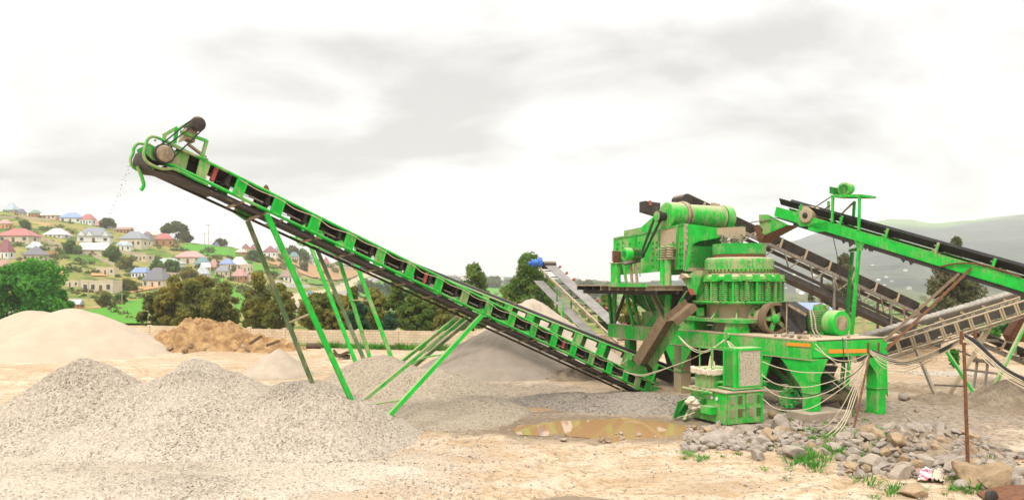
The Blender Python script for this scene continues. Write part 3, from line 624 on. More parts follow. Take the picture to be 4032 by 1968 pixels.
# --- channel framed conveyors
def channel_conveyor(name, label, A, B, w, t0, t1, rail, rail_h, belt_mat, bracket, step, gap, mats, ret=True, ret_gap=.5, belt_h=.30, brk_w=.10, chord=None, tilt=.0):
    fr = Fr(A, B, w); base = fr.p(t1 if fr.p(t1).z < fr.p(t0).z else t0); th = thing(name, label, 'conveyor', (base.x, base.y, 0))
    for b in (0, w):
        m = MB(); m.box(fr.p((t0+t1)/2,b,-rail_h/2), fr.d*((t1-t0)/2), fr.u*(rail_h/2), fr.n*.015)
        for hh in (-.0, -rail_h): m.box(fr.p((t0+t1)/2,b+(.04 if b == 0 else -.04),hh), fr.d*((t1-t0)/2), fr.u*.012, fr.n*.055)
        m.build('side_channel', M[rail], th)
    m = MB(); prof = [(.02,gap+belt_h),(.24,gap+.02),(w-.24,gap+.02),(w-.02,gap+belt_h)]
    n = max(12, int((t1-t0)/.8))
    for i in range(n):
        a = t0+(t1-t0)*i/n; b_ = t0+(t1-t0)*(i+1)/n; sg = -.012 if i % 2 else 0
        for k in range(3):
            (ba,ha),(bb,hb) = prof[k], prof[k+1]
            m.box8([fr.p(a,ba,ha), fr.p(b_,ba,ha), fr.p(b_,bb,hb), fr.p(a,bb,hb), fr.p(a,ba,ha+.018), fr.p(b_,ba,ha+.018), fr.p(b_,bb,hb+.018), fr.p(a,bb,hb+.018)])
    m.build('carrying_belt', M[belt_mat], th)
    if ret: MB().box(fr.p((t0+t1)/2, w/2, -ret_gap), fr.d*((t1-t0)/2), fr.n*(w/2-.04), fr.u*.014).build('return_belt', M[belt_mat], th)
    t = t0+step*.6
    while t < t1:
        m = MB()
        for b, s in ((.0,1), (w,-1)):
            m.bar(fr.p(t,b,.0), fr.p(t,b-s*.02,gap+belt_h+.02), brk_w, .035, fr.n); m.bar(fr.p(t-.22,b+s*.1,.0), fr.p(t-.02,b+s*.05,gap+.08), .05, .03, fr.n)
        m.bar(fr.p(t,0,.03), fr.p(t,w,.03), .1, .05, fr.u)
        m.build('idler_bracket', M[bracket], th)
        MB().tube(fr.p(t-.12,.06,gap+belt_h-.10), fr.p(t-.12,.26,gap-.04), .05, 8).tube(fr.p(t-.12,.27,gap-.05), fr.p(t-.12,w-.27,gap-.05), .05, 8).build('idler', M['dark'], th)
        t += step
    return th, fr
# green feed conveyor at right
A4 = W(3255,873,31.0); B4 = W(4032,1100,25.0); q4 = Fr(A4, B4, .9)
c4, fr4 = channel_conveyor('feed_conveyor', 'bright green channel sided conveyor at right with a black belt', A4, B4, .9, -2.55, q4.L+3.2, 'green_clean', .38, 'rubber', 'green', 1.98, .10, None, ret=True, ret_gap=.45, belt_h=.28)
Y6 = lambda x, y, b=0.: fr4.px(2950+.4773*x, 680+.4773*y, b)
MB().plate([Y6(80,345,.05), Y6(155,345,.05), Y6(170,385,.05), Y6(320,430,.05), Y6(110,520,.05), Y6(80,400,.05)], fr4.n*.03).build('discharge_chute', M['green'], c4)
MB().plate([Y6(80,345,.85), Y6(155,345,.85), Y6(320,430,.85), Y6(110,520,.85)], fr4.n*.03).build('discharge_chute', M['green_worn'], c4)
MB().plate([Y6(300,430,.08), Y6(320,432,.08), Y6(120,540,.08), Y6(100,525,.08)], fr4.n*.8).build('chute_floor', M['rust'], c4)
m = MB(); rs = random.Random(3); pp = [(40,440),(60,428),(95,445),(110,470),(100,495),(135,515),(110,545),(80,575),(62,540),(66,510),(45,480)]
m.plate([Y6(x,y,.02) for x,y in pp], fr4.n*.85).build('rubber_flap', M['rust'], c4)
MB().bar(Y6(12,412,.0), Y6(175,383,.0), .05).build('scraper_bar', M['dusty'], c4)
c = Y6(462,352,-.12)
MB().lathe(c, fr4.n, [(.10,-.02),(.11,0),(.27,0),(.31,.02),(.31,.12),(.29,.14),(.29,1.05),(.25,1.08)], 28).build('head_drum', M['beige'], c4)
MB().lathe(c-fr4.n*.03, fr4.n, [(.03,-.05),(.10,-.02),(.12,.0),(.12,.03)], 18).build('bearing', M['black'], c4)
MB().plate([Y6(425,300,.0), Y6(430,270,.0), Y6(480,275,.0), Y6(500,300,.0)], fr4.n*.7).build('belt_splash', M['beige'], c4)
MB().plate([Y6(390,410,-.02), Y6(510,390,-.02), Y6(540,410,-.02), Y6(490,440,-.02), Y6(420,445,-.02)], fr4.n*.05).build('bearing_plate', M['green_dusty'], c4)
MB().plate([Y6(480,470,-.015), Y6(500,425,-.015), Y6(640,402,-.015), Y6(660,480,-.015), Y6(560,490,-.015)], fr4.n*.02).build('splice_plate', M['green_clean'], c4)
for pts in (((690,195),(686,410)), ((910,190),(905,475))): MB().bar(Y6(*pts[0],.0), Y6(*pts[1],.0), .09).build('tower_leg', M['green_clean'], c4)
for pts in (((655,235),(650,405)), ((868,235),(855,460))): MB().bar(Y6(*pts[0],.95), Y6(*pts[1],.95), .09).build('tower_leg', M['green_worn'], c4)
m = MB(); a_, b_ = Y6(680,192), Y6(925,192); nn = fr4.n*.95
m.bar(a_, b_, .09); m.bar(a_+nn, b_+nn, .09); m.bar(a_, a_+nn, .09); m.bar(b_, b_+nn, .09); m.box((a_+b_)/2+nn*.5+V((0,0,.06)), (b_-a_)*.42, nn*.45, V((0,0,.012))); m.build('motor_table', M['green'], c4)
MB().bar(Y6(855,250,.9), Y6(700,400,.9), .06).build('brace', M['dusty'], c4)
mc = Y6(787,132,.1); ax = (fr4.n*.9-fr4.d*.2).normalized()
MB().lathe(mc-ax*.1, ax, [(.05,-.01),(.18,.0),(.245,.02),(.25,.10),(.235,.12),(.235,.55),(.22,.6)], 26).build('drive_motor', M['green'], c4)
MB().lathe(mc-ax*.115, ax, [(.02,-.005),(.17,.0),(.18,.01)], 22).build('fan_grille', M['green_dark'], c4)
MB().box(Y6(710,150,.3), fr4.d*.1, fr4.n*.25, V((0,0,.14))).build('terminal_box', M['green_dark'], c4)
m = MB()
for a in (((700,182),(520,300)), ((668,270),(530,360))): m.bar(Y6(*a[0],.3), Y6(*a[1],.3), .035)
m.build('drive_belt', M['dark'], c4)
m = MB(); m.plate([Y6(860,540,.0), Y6(955,565,.0), Y6(930,640,.0), Y6(890,640,.0)], fr4.n*.05); m.plate([Y6(820,640,.5), Y6(930,615,.0), Y6(930,640,.0), Y6(820,655,.5)], V((0,0,.04))); m.build('leg_bracket', M['green_worn'], c4)
for a, b_, k, bb in (((905,640),(852,1255),'green_clean',0.), ((850,655),(812,1130),'green_dark',.9)):
    p0 = Y6(*a,bb); p1 = Y6(*b_,bb); dd = p1-p0; MB().bar(p0, p0+dd*((p0.z+.1)/-dd.z), .13, .10).build('leg', M[k], c4)
MB().box(fr4.p(q4.L*.42,.45,-.50), fr4.d*(q4.L*.62), fr4.n*.42, fr4.u*.05).build('belly_pan', M['dark'], c4)
m = MB(); rs = random.Random(8)
for k in range(9): t_ = rs.uniform(.3, q4.L); m.plate([fr4.p(t_,.0,-.45), fr4.p(t_+.35,.0,-.45), fr4.p(t_+rs.uniform(.1,.3),.02,-.62-rs.uniform(0,.1))], fr4.n*.02)
m.build('torn_lining', M['dark'], c4)
for a, b_ in (((3830,1052),(3488,1378)), ((3775,1078),(3478,1345))):
    p0 = W(*a,26.4); p1 = W(*b_,25.2); MB().angle(p0, p1, .075, .02, (0,-1,.3)).build('strut', M['rust' if a[0] > 3800 else 'chutebrown'], c4)
MB().path(smoothpts([Y6(1570,775,-.05), Y6(1700,750,-.08), Y6(1850,748,-.08), Y6(1950,765,-.05), Y6(2100,810,-.05), Y6(2240,860,-.05)], 6), .03, 6).build('hose', M['rust'], c4)
MB().path(smoothpts([Y6(690,500,.2), Y6(705,590,.0), Y6(725,680,-.1), Y6(738,800,-.1), Y6(770,960,-.1), Y6(800,1120,-.1)], 6), .018, 5).build('cable', M['cable_black'], c4)
# long dark conveyor behind the crusher
A5 = W(2950,918,40.); B5 = W(3627,1233,44.)
c5, fr5 = channel_conveyor('belt_conveyor', 'long dark dusty conveyor sloping down behind the crusher and the green feed conveyor', A5, B5, 1.0, -4.1, Fr(A5,B5,1).L+3.6, 'grey', .16, 'belt_dark', 'beige', 1.72, .10, None, ret=False, belt_h=.42, brk_w=.12)
L5 = fr5.L
m = MB()
for b in (.0, .95): m.bar(fr5.p(-1.5,b,-.85), fr5.p(L5+3,b,-1.0), .10, .16, fr5.u)
m.build('lower_chord', M['dark'], c5)
MB().box(fr5.p(L5*.5+.5,.5,-1.22), fr5.d*(L5*.5+2), fr5.n*.45, fr5.u*.16).build('return_belt', M['belt_dark'], c5)
for i in range(8):
    t_ = -1+i*1.75; MB().bar(fr5.p(t_,0,-.15), fr5.p(t_+.5,0,-.85), .06).bar(fr5.p(t_+1.1,0,-.15), fr5.p(t_+.5,0,-.85), .06).build('lattice_brace', M['grey'], c5)
c = fr5.p(-4.1,.0,.22); MB().lathe(c-fr5.n*.05, fr5.n, [(.2,0),(.30,.02),(.30,1.05),(.2,1.07)], 26).build('head_drum', M['dark'], c5)
MB().plate([W(2540,832,39), W(2540,791,39), W(2600,799,38.8), W(2600,850,38.8)], fr5.n*.6).build('head_guard', M['dark'], c5)
MB().plate([W(2555,808,38.9), W(2555,789,38.9), W(2564,791,38.9), W(2564,809,38.9)], -fr5.n*.05).build('warning_tag', M['red'], c5)
for t_ in (6.0, 10.3): 
    for b in (0,.95): p0 = fr5.p(t_,b,-.2); MB().bar(p0, (p0.x,p0.y,-.1), .12).build('leg', M['grey'], c5)
# pale conveyor rising at right on a beige ladder frame
A6 = W(3495,1352,31.); B6 = W(4032,1184,30.5); q6 = Fr(A6,B6,1.); n6 = 11
c6, fr6 = truss_conveyor('belt_conveyor', 'pale dusty conveyor rising to the right edge on a beige ladder frame, behind the chassis', A6, B6, 1.0, .50, [.35+i*.60 for i in range(13)], (M['beige'], M['grey']), -1.2, q6.L+2.6, belt=False, pw=.16, low=.12)
fb = Fr(W(3395,1336,32.2), W(4032,1152,31.7), .8)
m = MB(); n = 80
for i in range(n):
    a = -.4+(fb.L+2.8)*i/n; b_ = -.4+(fb.L+2.8)*(i+1)/n; k = .02 if i % 2 else 0.
    for (ba,ha),(bb,hb) in (((0,.06),(.2,-.16)),((.2,-.16),(.6,-.16)),((.6,-.16),(.8,.06))):
        m.box8([fb.p(a,ba,ha), fb.p(b_,ba,ha), fb.p(b_,bb,hb), fb.p(a,bb,hb), fb.p(a,ba,ha+.05+k), fb.p(b_,ba,ha+.05+k), fb.p(b_,bb,hb+.05+k), fb.p(a,bb,hb+.05+k)])
m.build('carrying_belt', M['belt_grey'], c6)
MB().box(fb.p(fb.L/2,.4,-.42), fb.d*(fb.L/2+1.5), fb.n*.4, fb.u*.06).build('belt_frame', M['dark'], c6)
for i in range(9):
    t_ = .7+i*.9; MB().bar(fb.p(t_,-.02,-.42), fb.p(t_,-.02,-.2), .09).bar(fb.p(t_,-.02,-.2), fb.p(t_-.15,-.02,-.04), .09).build('idler_bracket', M['beige'], c6)
MB().box(fr6.p(q6.L/2,.5,-.25), fr6.d*(q6.L/2+1.2), fr6.n*.02, fr6.u*.20).build('return_belt', M['belt_dark'], c6)
def sleg(th, a, b, Ya, Yb, mk, r=.11): MB().angle(W(*a,Ya), W(*b,Yb), r, .016, (.2,-1,0)).build('leg', M[mk], th)
sleg(c6,(3603,1365),(3690,1572),31,29.4,'grey'); sleg(c6,(3718,1368),(3874,1602),31,28.2,'green_clean'); sleg(c6,(3916,1262),(3735,1560),31.8,30.8,'beige'); sleg(c6,(4045,1262),(3874,1600),30.6,28.2,'green_dusty')
MB().bar(W(3678,1514,30), W(3800,1520,29.6), .07).build('cross_brace', M['grey'], c6); MB().bar(W(3808,1455,30), W(3925,1470,30), .09).build('cross_brace', M['grey'], c6)
# dark conveyor at the lower right
A7 = W(3835,1338,35.); B7 = W(4032,1422,34.)
c7, fr7 = channel_conveyor('belt_conveyor', 'dark conveyor sloping down to the right edge under the pale one', A7, B7, .9, -.4, Fr(A7,B7,.9).L+2.5, 'grey', .14, 'belt_dark', 'beige', .95, .12, None, ret=True, ret_gap=.75, belt_h=.36)
for a, b in (((3848,1425),(3833,1535)), ((3890,1425),(3876,1540)), ((3998,1340),(3998,1405))): sleg(c7,a,b,34,33,'grey',.08)
MB().bar(W(3830,1417,34), W(3905,1422,33.8), .2, .16).bar(W(3880,1338,34.6), W(3990,1345,34.6), .12).build('cross_member', M['grey'], c7)
MB().plate([W(3975,1320,33), W(4032,1230,33), W(4100,1235,33), W(4100,1350,33), W(3990,1345,33)], (0,.5,.0)).build('hopper', M['rust'], c7)
# grey conveyor with a blue motor, half way back
A3 = W(2122,1052,56.); B3 = W(2432,1350,43.5)
fr3 = Fr(A3, B3, 1.1); base = fr3.p(fr3.L); c3 = thing('belt_conveyor', 'grey dusty conveyor with a blue drive motor, rising behind the stone dust piles', 'conveyor', (base.x, base.y, 0))
MB().box(fr3.p(fr3.L/2,.75,.25), fr3.d*(fr3.L/2), fr3.n*.42, fr3.u*.02).build('carrying_belt', M['belt_mid'], c3)
MB().box(fr3.p(fr3.L/2+.3,-.25,-.75), fr3.d*(fr3.L/2-.6), fr3.n*.36, fr3.u*.02).build('return_belt', M['belt_mid'], c3)
for b in (0., 1.1):
    MB().bar(fr3.p(0,b,0), fr3.p(fr3.L,b,0), .10, .16, fr3.u).build('side_channel', M['dusty'], c3)
for i in range(10):
    t_ = .9+i*1.4; MB().bar(fr3.p(t_,0,.02), fr3.p(t_,1.2,.02), .08, .06, fr3.u).bar(fr3.p(t_,1.15,0), fr3.p(t_,1.22,.32), .07).build('idler_bracket', M['dark'], c3)
    s_ = MB(); s_.lathe(fr3.p(t_,1.2,.34), fr3.n, [(.02,0),(.09,.03),(.11,.09),(.09,.15),(.02,.18)], 10); s_.build('idler', M['red'], c3)
MB().lathe(fr3.p(.1,.2,.2), fr3.n, [(.2,0),(.3,.02),(.3,1.0),(.2,1.02)], 20).build('head_drum', M['dark'], c3)
mc = fr3.p(.1,.1,.42); ax = V((-1,-.15,-.1)).normalized()
MB().lathe(mc, ax, [(.12,-.1),(.36,-.05),(.38,.05),(.36,.18),(.25,.25),(.22,.6),(.3,.62),(.3,.72),(.12,.75),(.12,.95)], 20).build('drive_motor', M['blue'], c3)
for a, b in (((2217,1160),(2217,1345)), ((2193,1140),(2193,1310)), ((2273,1235),(2273,1370)), ((2249,1150),(2249,1310))):
    p0 = W(*a, 50 if a[0] in (2217,2273) else 51.5); MB().bar(p0, (p0.x,p0.y,-.05), .14 if a[0] in (2217,2273) else .10).build('leg', M['green' if a[0] in (2217,2273) else 'green_dark'], c3)
MB().bar(W(2195,1262,50.4), W(2275,1264,50), .10).build('cross_brace', M['green'], c3)
# stones falling from the head of the long conveyor
m = MB(); rs = random.Random(5)
for k in range(34):
    f = k/33; x = 508-75*f**1.3+rs.uniform(-7,7); y = 650+190*f+rs.uniform(-6,6); p = W(x,y,17.9+rs.uniform(-.1,.1)); r = rs.uniform(.006,.013)
    m.lathe(p, (rs.uniform(-1,1),rs.uniform(-1,1),1), [(.003,-r),(r,-r*.3),(r*.9,r*.4),(.003,r)], 5)
o = m.build('falling_gravel', M['gravel_dark']); tag(o, 'thin stream of grey stones falling from the raised conveyor head', 'falling stones', kind='stuff')
# ------------------------------------------------------------------ crushing plant, all in the chassis frame: s away along the chassis, b across, z up
SA = V((-.417,.909,0)).normalized(); SB = V((.909,.417,0)).normalized(); C0 = V((9.95,25.3,0)); UP = V((0,0,1))
def Q(s, b, z): return C0+SA*s+SB*b+UP*z
def PBx(x, y, b=0.): return hit(x, y, Q(0,b,0), SB)
def PSx(x, y, s=0.): return hit(x, y, Q(s,0,0), SA)
WD = 3.56; DK = 2.62
def qb(m, s0, s1, b0, b1, z0, z1): return m.box(Q((s0+s1)/2,(b0+b1)/2,(z0+z1)/2), SA*((s1-s0)/2), SB*((b1-b0)/2), UP*((z1-z0)/2))
def new(): return MB()
# chassis
ch = thing('chassis', 'long green steel chassis on box legs carrying the crusher and screen', 'chassis', Q(6,1.8,0))
for b, k in ((0.,'green'), (WD,'green_worn')):
    sg = 1 if b == 0 else -1
    m = new(); qb(m, 0, 12.7, b-.012, b+.012, 2.0, 2.6)
    m.build('main_beam', M[k], ch)
    m = new(); qb(m, -.02, 12.72, min(b-sg*.03,b+sg*.2), max(b-sg*.03,b+sg*.2), 2.602, 2.63); qb(m, -.02, 12.72, min(b-sg*.03,b+sg*.2), max(b-sg*.03,b+sg*.2), 1.97, 1.998)
    m.build('beam_flange', M['beige'], ch)
    m = new()
    for s in (3.2, 5.2, 7.4, 9.6, 11.4): qb(m, s-.012, s+.012, b-.02 if b == 0 else b-.1, b+.1 if b == 0 else b+.02, 2.0, 2.6)
    m.build('stiffener', M['dusty'], ch)
m = new(); qb(m, -.012, .012, .02, WD-.02, 2.06, 2.6); m.build('end_beam', M['green_clean'], ch)
for s in (3.4, 6.9, 9.3, 12.5): qb(new(), s-.1, s+.1, .03, WD-.03, 2.02, 2.5).build('cross_beam', M['green_dark'], ch)
m = new(); qb(m, .0, 6.6, .02, WD-.02, 2.632, 2.65); m.build('deck_plate', M['beige'], ch)
def refl(plane, pts, nm='reflector'): MB().plate(pts, plane*-.015).build(nm, M['orange'], ch)
refl(SB, [PBx(3099,1347,-.03), PBx(3192,1353,-.03), PBx(3192,1366,-.03), PBx(3099,1360,-.03)])
refl(SA, [PSx(3262,1375,-.02), PSx(3415,1373,-.02), PSx(3415,1388,-.02), PSx(3262,1390,-.02)])
def boxleg(s0, s1, b0, b1, z0=-.05, z1=2.0, k='green', lab=None):
    o = qb(new(), s0, s1, b0, b1, z0, z1).build('leg', M[k], ch)
    m = new(); qb(m, s0-.04, s1+.04, b0-.04, b1+.04, .86, .88); m.build('leg_collar', M['green_worn'], o)
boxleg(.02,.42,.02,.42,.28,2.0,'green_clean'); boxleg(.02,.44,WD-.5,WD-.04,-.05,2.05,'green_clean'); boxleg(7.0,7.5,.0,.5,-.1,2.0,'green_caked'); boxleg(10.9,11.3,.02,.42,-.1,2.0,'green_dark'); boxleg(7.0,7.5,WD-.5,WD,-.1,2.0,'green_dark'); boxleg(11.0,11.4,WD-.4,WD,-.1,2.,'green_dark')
m = new()
m.plate([PSx(3196,1412,.0), PSx(3262,1412,.0), PSx(3222,1505,.0), PSx(3196,1505,.0)], SA*.03)
m.plate([Q(.42,.02,2.0), Q(1.5,.02,2.0), Q(1.2,.02,1.75), Q(.42,.02,.95)], SB*.03)
m.plate([Q(2.3,.0,2.0), Q(3.5,.0,2.0), Q(3.2,.0,1.1), Q(2.9,.0,.9)], SB*.05)
m.plate([Q(6.2,.0,2.0), Q(8.3,.0,2.0), Q(7.5,.0,1.0), Q(7.0,.0,1.0)], SB*.02)
build_each(m, 'gusset_plate', M['green_clean'], ch)
m = new(); m.plate([PSx(3412,1408,.03), PSx(3492,1408,.03), PSx(3497,1560,.03), PSx(3470,1500,.03)], SA*.04); build_each(m, 'gusset_plate', M['green_clean'], ch)
m = new(); m.plate([PSx(3412,1406,.45), PSx(3436,1406,.45), PSx(3440,1560,.45), PSx(3432,1500,.45), PSx(3418,1470,.45)], SA*-.3); m.build('gusset_plate', M['black'], ch)
m = new(); m.lathe(PBx(2865,1322,-.05), SB, [(.01,-.06),(.13,-.06),(.13,.03),(.01,.03)], 16); qb(m, 4.55,4.75,-.06,-.02,2.1,2.55); build_each(m, 'lifting_lug', M['green'], ch)
# folded axle, roller and gear under the deck
m = new(); m.tube(PSx(3195,1563,1.4), PSx(3350,1565,1.4), .13, 14); m.build('axle_tube', M['dusty'], ch)
c = PSx(3362,1562,1.2); m = new(); m.lathe(c-SB*.1+SA*.1, V((.75,-.65,0)), [(.1,-.3),(.36,-.28),(.38,-.2),(.38,.12),(.30,.14),(.28,.2),(.1,.22)], 24); m.build('drum', M['dusty'], ch)
m = new(); m.plate([PSx(3210,1440,2.2), PSx(3300,1440,2.2), PSx(3275,1500,2.2), PSx(3340,1560,2.2), PSx(3250,1575,2.2), PSx(3190,1480,2.2)], SA*.5); m.build('tailpiece', M['dark'], ch)
m = new(); m.lathe(PBx(3105,1565,.5), V((.3,-1,0)), [(.05,-.2),(.2,-.2),(.32,-.05),(.34,.1),(.2,.12)], 18)
rs = random.Random(4)
for k in range(10): a = k*.63; c_ = PBx(3105,1565,.4); m.box(c_+V((math.cos(a)*.3,0,math.sin(a)*.3)), (.06,0,.02), (0,.07,0), (-.02,0,.06))
m.build('gearbox', M['green_worn'], ch)
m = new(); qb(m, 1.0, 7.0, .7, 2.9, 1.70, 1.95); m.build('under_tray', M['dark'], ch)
m = new(); m.plate([Q(1.6,1.2,1.7), Q(6.8,1.2,1.7), Q(6.0,1.2,1.0), Q(2.6,1.2,1.0)], SB*.03); m.build('dark_fill_panel', M['dark'], ch)  # dark panel added to fill and darken the see-through underside of the deck
m = new(); m.plate([Q(4.4,3.0,1.9), Q(8.5,3.0,1.9), Q(8.5,3.0,.5), Q(5.0,3.0,.6)], SB*.05); m.build('dark_fill_panel', M['dark'], ch)  # second added dark panel, closing the underside further back
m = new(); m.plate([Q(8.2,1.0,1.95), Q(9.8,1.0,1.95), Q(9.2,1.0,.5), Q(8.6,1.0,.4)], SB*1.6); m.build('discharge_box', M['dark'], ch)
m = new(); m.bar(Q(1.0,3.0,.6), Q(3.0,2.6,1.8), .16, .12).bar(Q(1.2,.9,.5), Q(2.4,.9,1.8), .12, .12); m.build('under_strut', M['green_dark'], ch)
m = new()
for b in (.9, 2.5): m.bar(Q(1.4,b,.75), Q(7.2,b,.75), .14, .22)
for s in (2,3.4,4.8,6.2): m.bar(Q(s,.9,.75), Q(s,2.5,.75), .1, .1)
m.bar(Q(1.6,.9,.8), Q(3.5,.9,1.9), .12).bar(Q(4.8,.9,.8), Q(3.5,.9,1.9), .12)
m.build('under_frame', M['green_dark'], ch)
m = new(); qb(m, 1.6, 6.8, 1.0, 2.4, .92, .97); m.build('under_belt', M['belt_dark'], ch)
m = new(); m.plate([PBx(2990,1395,.1), PBx(3040,1395,.1), PBx(3020,1460,.1), PBx(3012,1490,.1), PBx(2992,1480,.1)], SB*.05); m.build('hanger_plate', M['green_clean'], ch)
# hopper and its frame between the chassis and the platform
H = lambda x, y, b=-.02: PBx(2250+.3978*x, 1080+.3978*y, b)
m = new(); zt, zb = 4.3, 2.75
top = [Q(7.2,.3,zt), Q(12.3,.3,zt), Q(12.3,3.3,zt), Q(7.2,3.3,zt)]; bot = [Q(7.9,.9,zb), Q(9.6,.9,zb), Q(9.6,2.7,zb), Q(7.9,2.7,zb)]
m.add(top+bot, [(0,1,5,4),(1,2,6,5),(2,3,7,6),(3,0,4,7)]); hop = m.build('hopper', M['green_dark'], ch)
m = new()
for x0,y0,x1,y1 in ((690,130,800,400),(760,320,880,490),(800,130,960,420)): m.bar(H(x0,y0,.35), H(x1,y1,.6), .07, .03, SB)
m.build('hopper_rib', M['dusty'], hop)
m = new(); m.plate([H(690,370,.5), H(860,360,.5), H(860,510,.5), H(720,510,.5)], SB*.05); m.build('hopper_gate', M['green_worn'], hop)
m = new(); m.plate([H(1030,120,.3), H(1170,120,.3), H(1210,210,.3), H(980,400,.3), H(960,300,.3)], SB*.4); m.build('painted_hopper_shade', M['black'], hop)  # black block standing in for the shade beside the hopper
for x0,y0,x1,y1,w_,k,b in ((370,130,395,475,.16,'green_dark',.0),(432,130,418,475,.24,'green_dusty',.1),(540,170,430,470,.12,'dark',.6),(520,100,615,505,.16,'green_worn',-.05),(585,100,668,500,.14,'green_worn',.4),(770,125,905,450,.15,'dusty',-.05),(965,120,945,410,.30,'green_dusty',.0),(1150,160,1060,300,.06,'green_dusty',.2)):
    p, q = H(x0,y0,b), H(x1,y1,b)
    if q.z < 3.2: q = p+(q-p)*((2.63-p.z)/(q.z-p.z))
    MB().bar(p, q, w_, .10, SB).build('frame_post', M[k], ch)
m = new(); m.plate([H(1090,40,-.1), H(1230,-40,-.1), H(1300,-40,-.1), H(1235,200,-.1), H(1190,200,-.1)], SB*.3); m.build('side_chute', M['green_dusty'], ch)
m = new(); m.plate([H(1150,145,-.13), H(1200,140,-.13), H(1222,200,-.13), H(1180,205,-.13)], SB*.02); m.build('marker', M['red'], ch)
for s, b in ((4.2,.5),(6.7,.5),(4.2,2.9)):
    m = new(); m.add([Q(s-.35,b-.35,2.64), Q(s+.35,b-.35,2.64), Q(s+.35,b+.35,2.64), Q(s-.35,b+.35,2.64), Q(s-.26,b-.26,3.2), Q(s+.26,b-.26,3.2), Q(s+.26,b+.26,3.2), Q(s-.26,b+.26,3.2)], [(0,1,5,4),(1,2,6,5),(2,3,7,6),(3,0,4,7),(4,5,6,7)])
    m.build('pedestal', M['green'], ch)
m = new(); m.plate([H(1240,330,.3), H(1310,330,.3), H(1310,410,.3), H(1235,410,.3)], SB*.03); m.plate([H(1060,480,.1), H(1100,440,.1), H(1140,560,.1), H(1060,570,.1)], SB*.3); build_each(m, 'gusset_plate', M['green'], ch)
# platform round the screen
pf = thing('steel_platform', 'dirty steel walkway platform with projecting joists under the vibrating screen', 'platform', Q(10,-.6,4.3))
m = new(); qb(m, 7.2, 13.1, -1.55, .35, 4.44, 4.47); qb(m, 7.2, 13.1, .35, 3.7, 4.435, 4.46); m.build('walkway_plate', M['beige'], pf)
m = new(); qb(m, 7.15, 10.0, -1.62, -1.56, 4.40, 4.56); m.build('toe_board', M['green_dusty'], pf)
for i, s in enumerate(np.linspace(7.3, 13.0, 9)):
    m = new(); qb(m, s-.012, s+.012, -1.55, 3.6, 4.27, 4.43); qb(m, s-.07, s+.07, -1.55, 3.6, 4.25, 4.268); qb(m, s-.07, s+.07, -1.55, 3.6, 4.418, 4.436); m.build('joist', M['dark' if i > 5 else 'dusty'], pf)
for b in (-1.1, .0): m = new(); qb(m, 7.2, 13.1, b-.06, b+.06, 4.08, 4.245); m.build('bearer', M['dark'], pf)
m = new(); m.plate([H(1060,45,-.3), H(1150,30,-.3), H(1100,0,-.3), H(1080,-10,-.3)], SB*.3); m.build('gusset_plate', M['dusty'], pf)
# vibrating screen
vs_t = thing('vibrating_screen', 'big green vibrating screen box with a drive tube across its top', 'vibrating screen', Q(9.7,1.8,4.48))
def mirror_b(pts, b): return [p+SB*(b-(p-C0).dot(SB)) for p in pts]
R1 = lambda x, y, b=.22: PBx(2350+.3181*x, 740+.3181*y, b)
side = [R1(208,622), R1(480,575), R1(770,520), R1(850,490), R1(1085,440), R1(1092,470), R1(1085,1000), R1(930,1020), R1(560,1055), R1(200,1080), R1(195,900)]
MB().plate(side, SB*.03).build('side_plate', M['green'], vs_t); MB().plate(mirror_b(side, 3.3), SB*.03).build('side_plate', M['green_worn'], vs_t)
m = new()
for x0,y0,x1,y1 in ((480,580,455,1050),(775,520,760,1030),(1000,460,985,1010)):
    m.bar(R1(x0,y0,.2), R1(x1,y1,.2), .12, .05, SB)
m.bar(R1(208,626,.2), R1(770,524,.2), .08, .04, SB); m.bar(R1(770,524,.2), R1(1088,442,.2), .08, .04, SB)
m.build('stiffener', M['green_worn'], vs_t)
m = new(); m.plate([R1(780,520,.21), R1(985,470,.21), R1(975,690,.21), R1(790,730,.21)], -SB*.006); m.plate([R1(910,760,.21), R1(985,700,.21), R1(975,990,.21), R1(920,1000,.21)], -SB*.006); build_each(m, 'dust_cake', M['beige'], vs_t)
m = new(); rs = random.Random(2)
for x, y in [(x, y) for y in (690,760,830,910,990) for x in (250,330,400,520,690,740,950,1030,1065)]:
    m.box(R1(x+rs.uniform(-9,9), y+rs.uniform(-9,9)-.1*x*.15, .2), SA*.035, UP*.03, SB*.03)
build_each(m, 'bolt', M['green_dark'], vs_t)
EP = lambda x, y, s=6.96: PSx(2350+.3181*x, 740+.3181*y, s)
MB().plate([EP(1092,440), EP(1540,498), EP(1540,600), EP(1490,618), EP(1380,640), EP(1260,660), EP(1200,690), EP(1180,712), EP(1150,1020), EP(1090,1030)], SA*.04).build('end_plate', M['green_clean'], vs_t)
m = new()
for y in np.linspace(460, 1000, 8): m.box(EP(1105,y,6.93), SB*.07, UP*.05, SA*.03)
m.bar(EP(1100,445,6.94), EP(1090,1020,6.94), .12, .04, SA); m.build('corner_seam', M['beige'], vs_t)
MB().plate([EP(1185,715,6.7), EP(1460,730,6.7), EP(1450,980,6.7), EP(1150,985,6.7)], SA*.04).build('discharge_lip', M['green_dark'], vs_t)
MB().plate([EP(1150,985,6.65), EP(1440,985,6.65), EP(1440,1030,6.65), EP(1140,1030,6.65)], SA*.3).build('discharge_sill', M['dusty'], vs_t)
MB().plate([EP(1130,715,6.8), EP(1185,715,6.8), EP(1140,1025,6.8), EP(1090,1025,6.8)], -SA*.06).build('corner_post', M['green_clean'], vs_t)
m = new(); qb(m, 7.0, 12.5, .3, 3.28, 5.3, 5.34); qb(m, 7.6, 12.4, .3, 3.28, 6.1, 6.13); m.build('screen_deck', M['black'], vs_t)
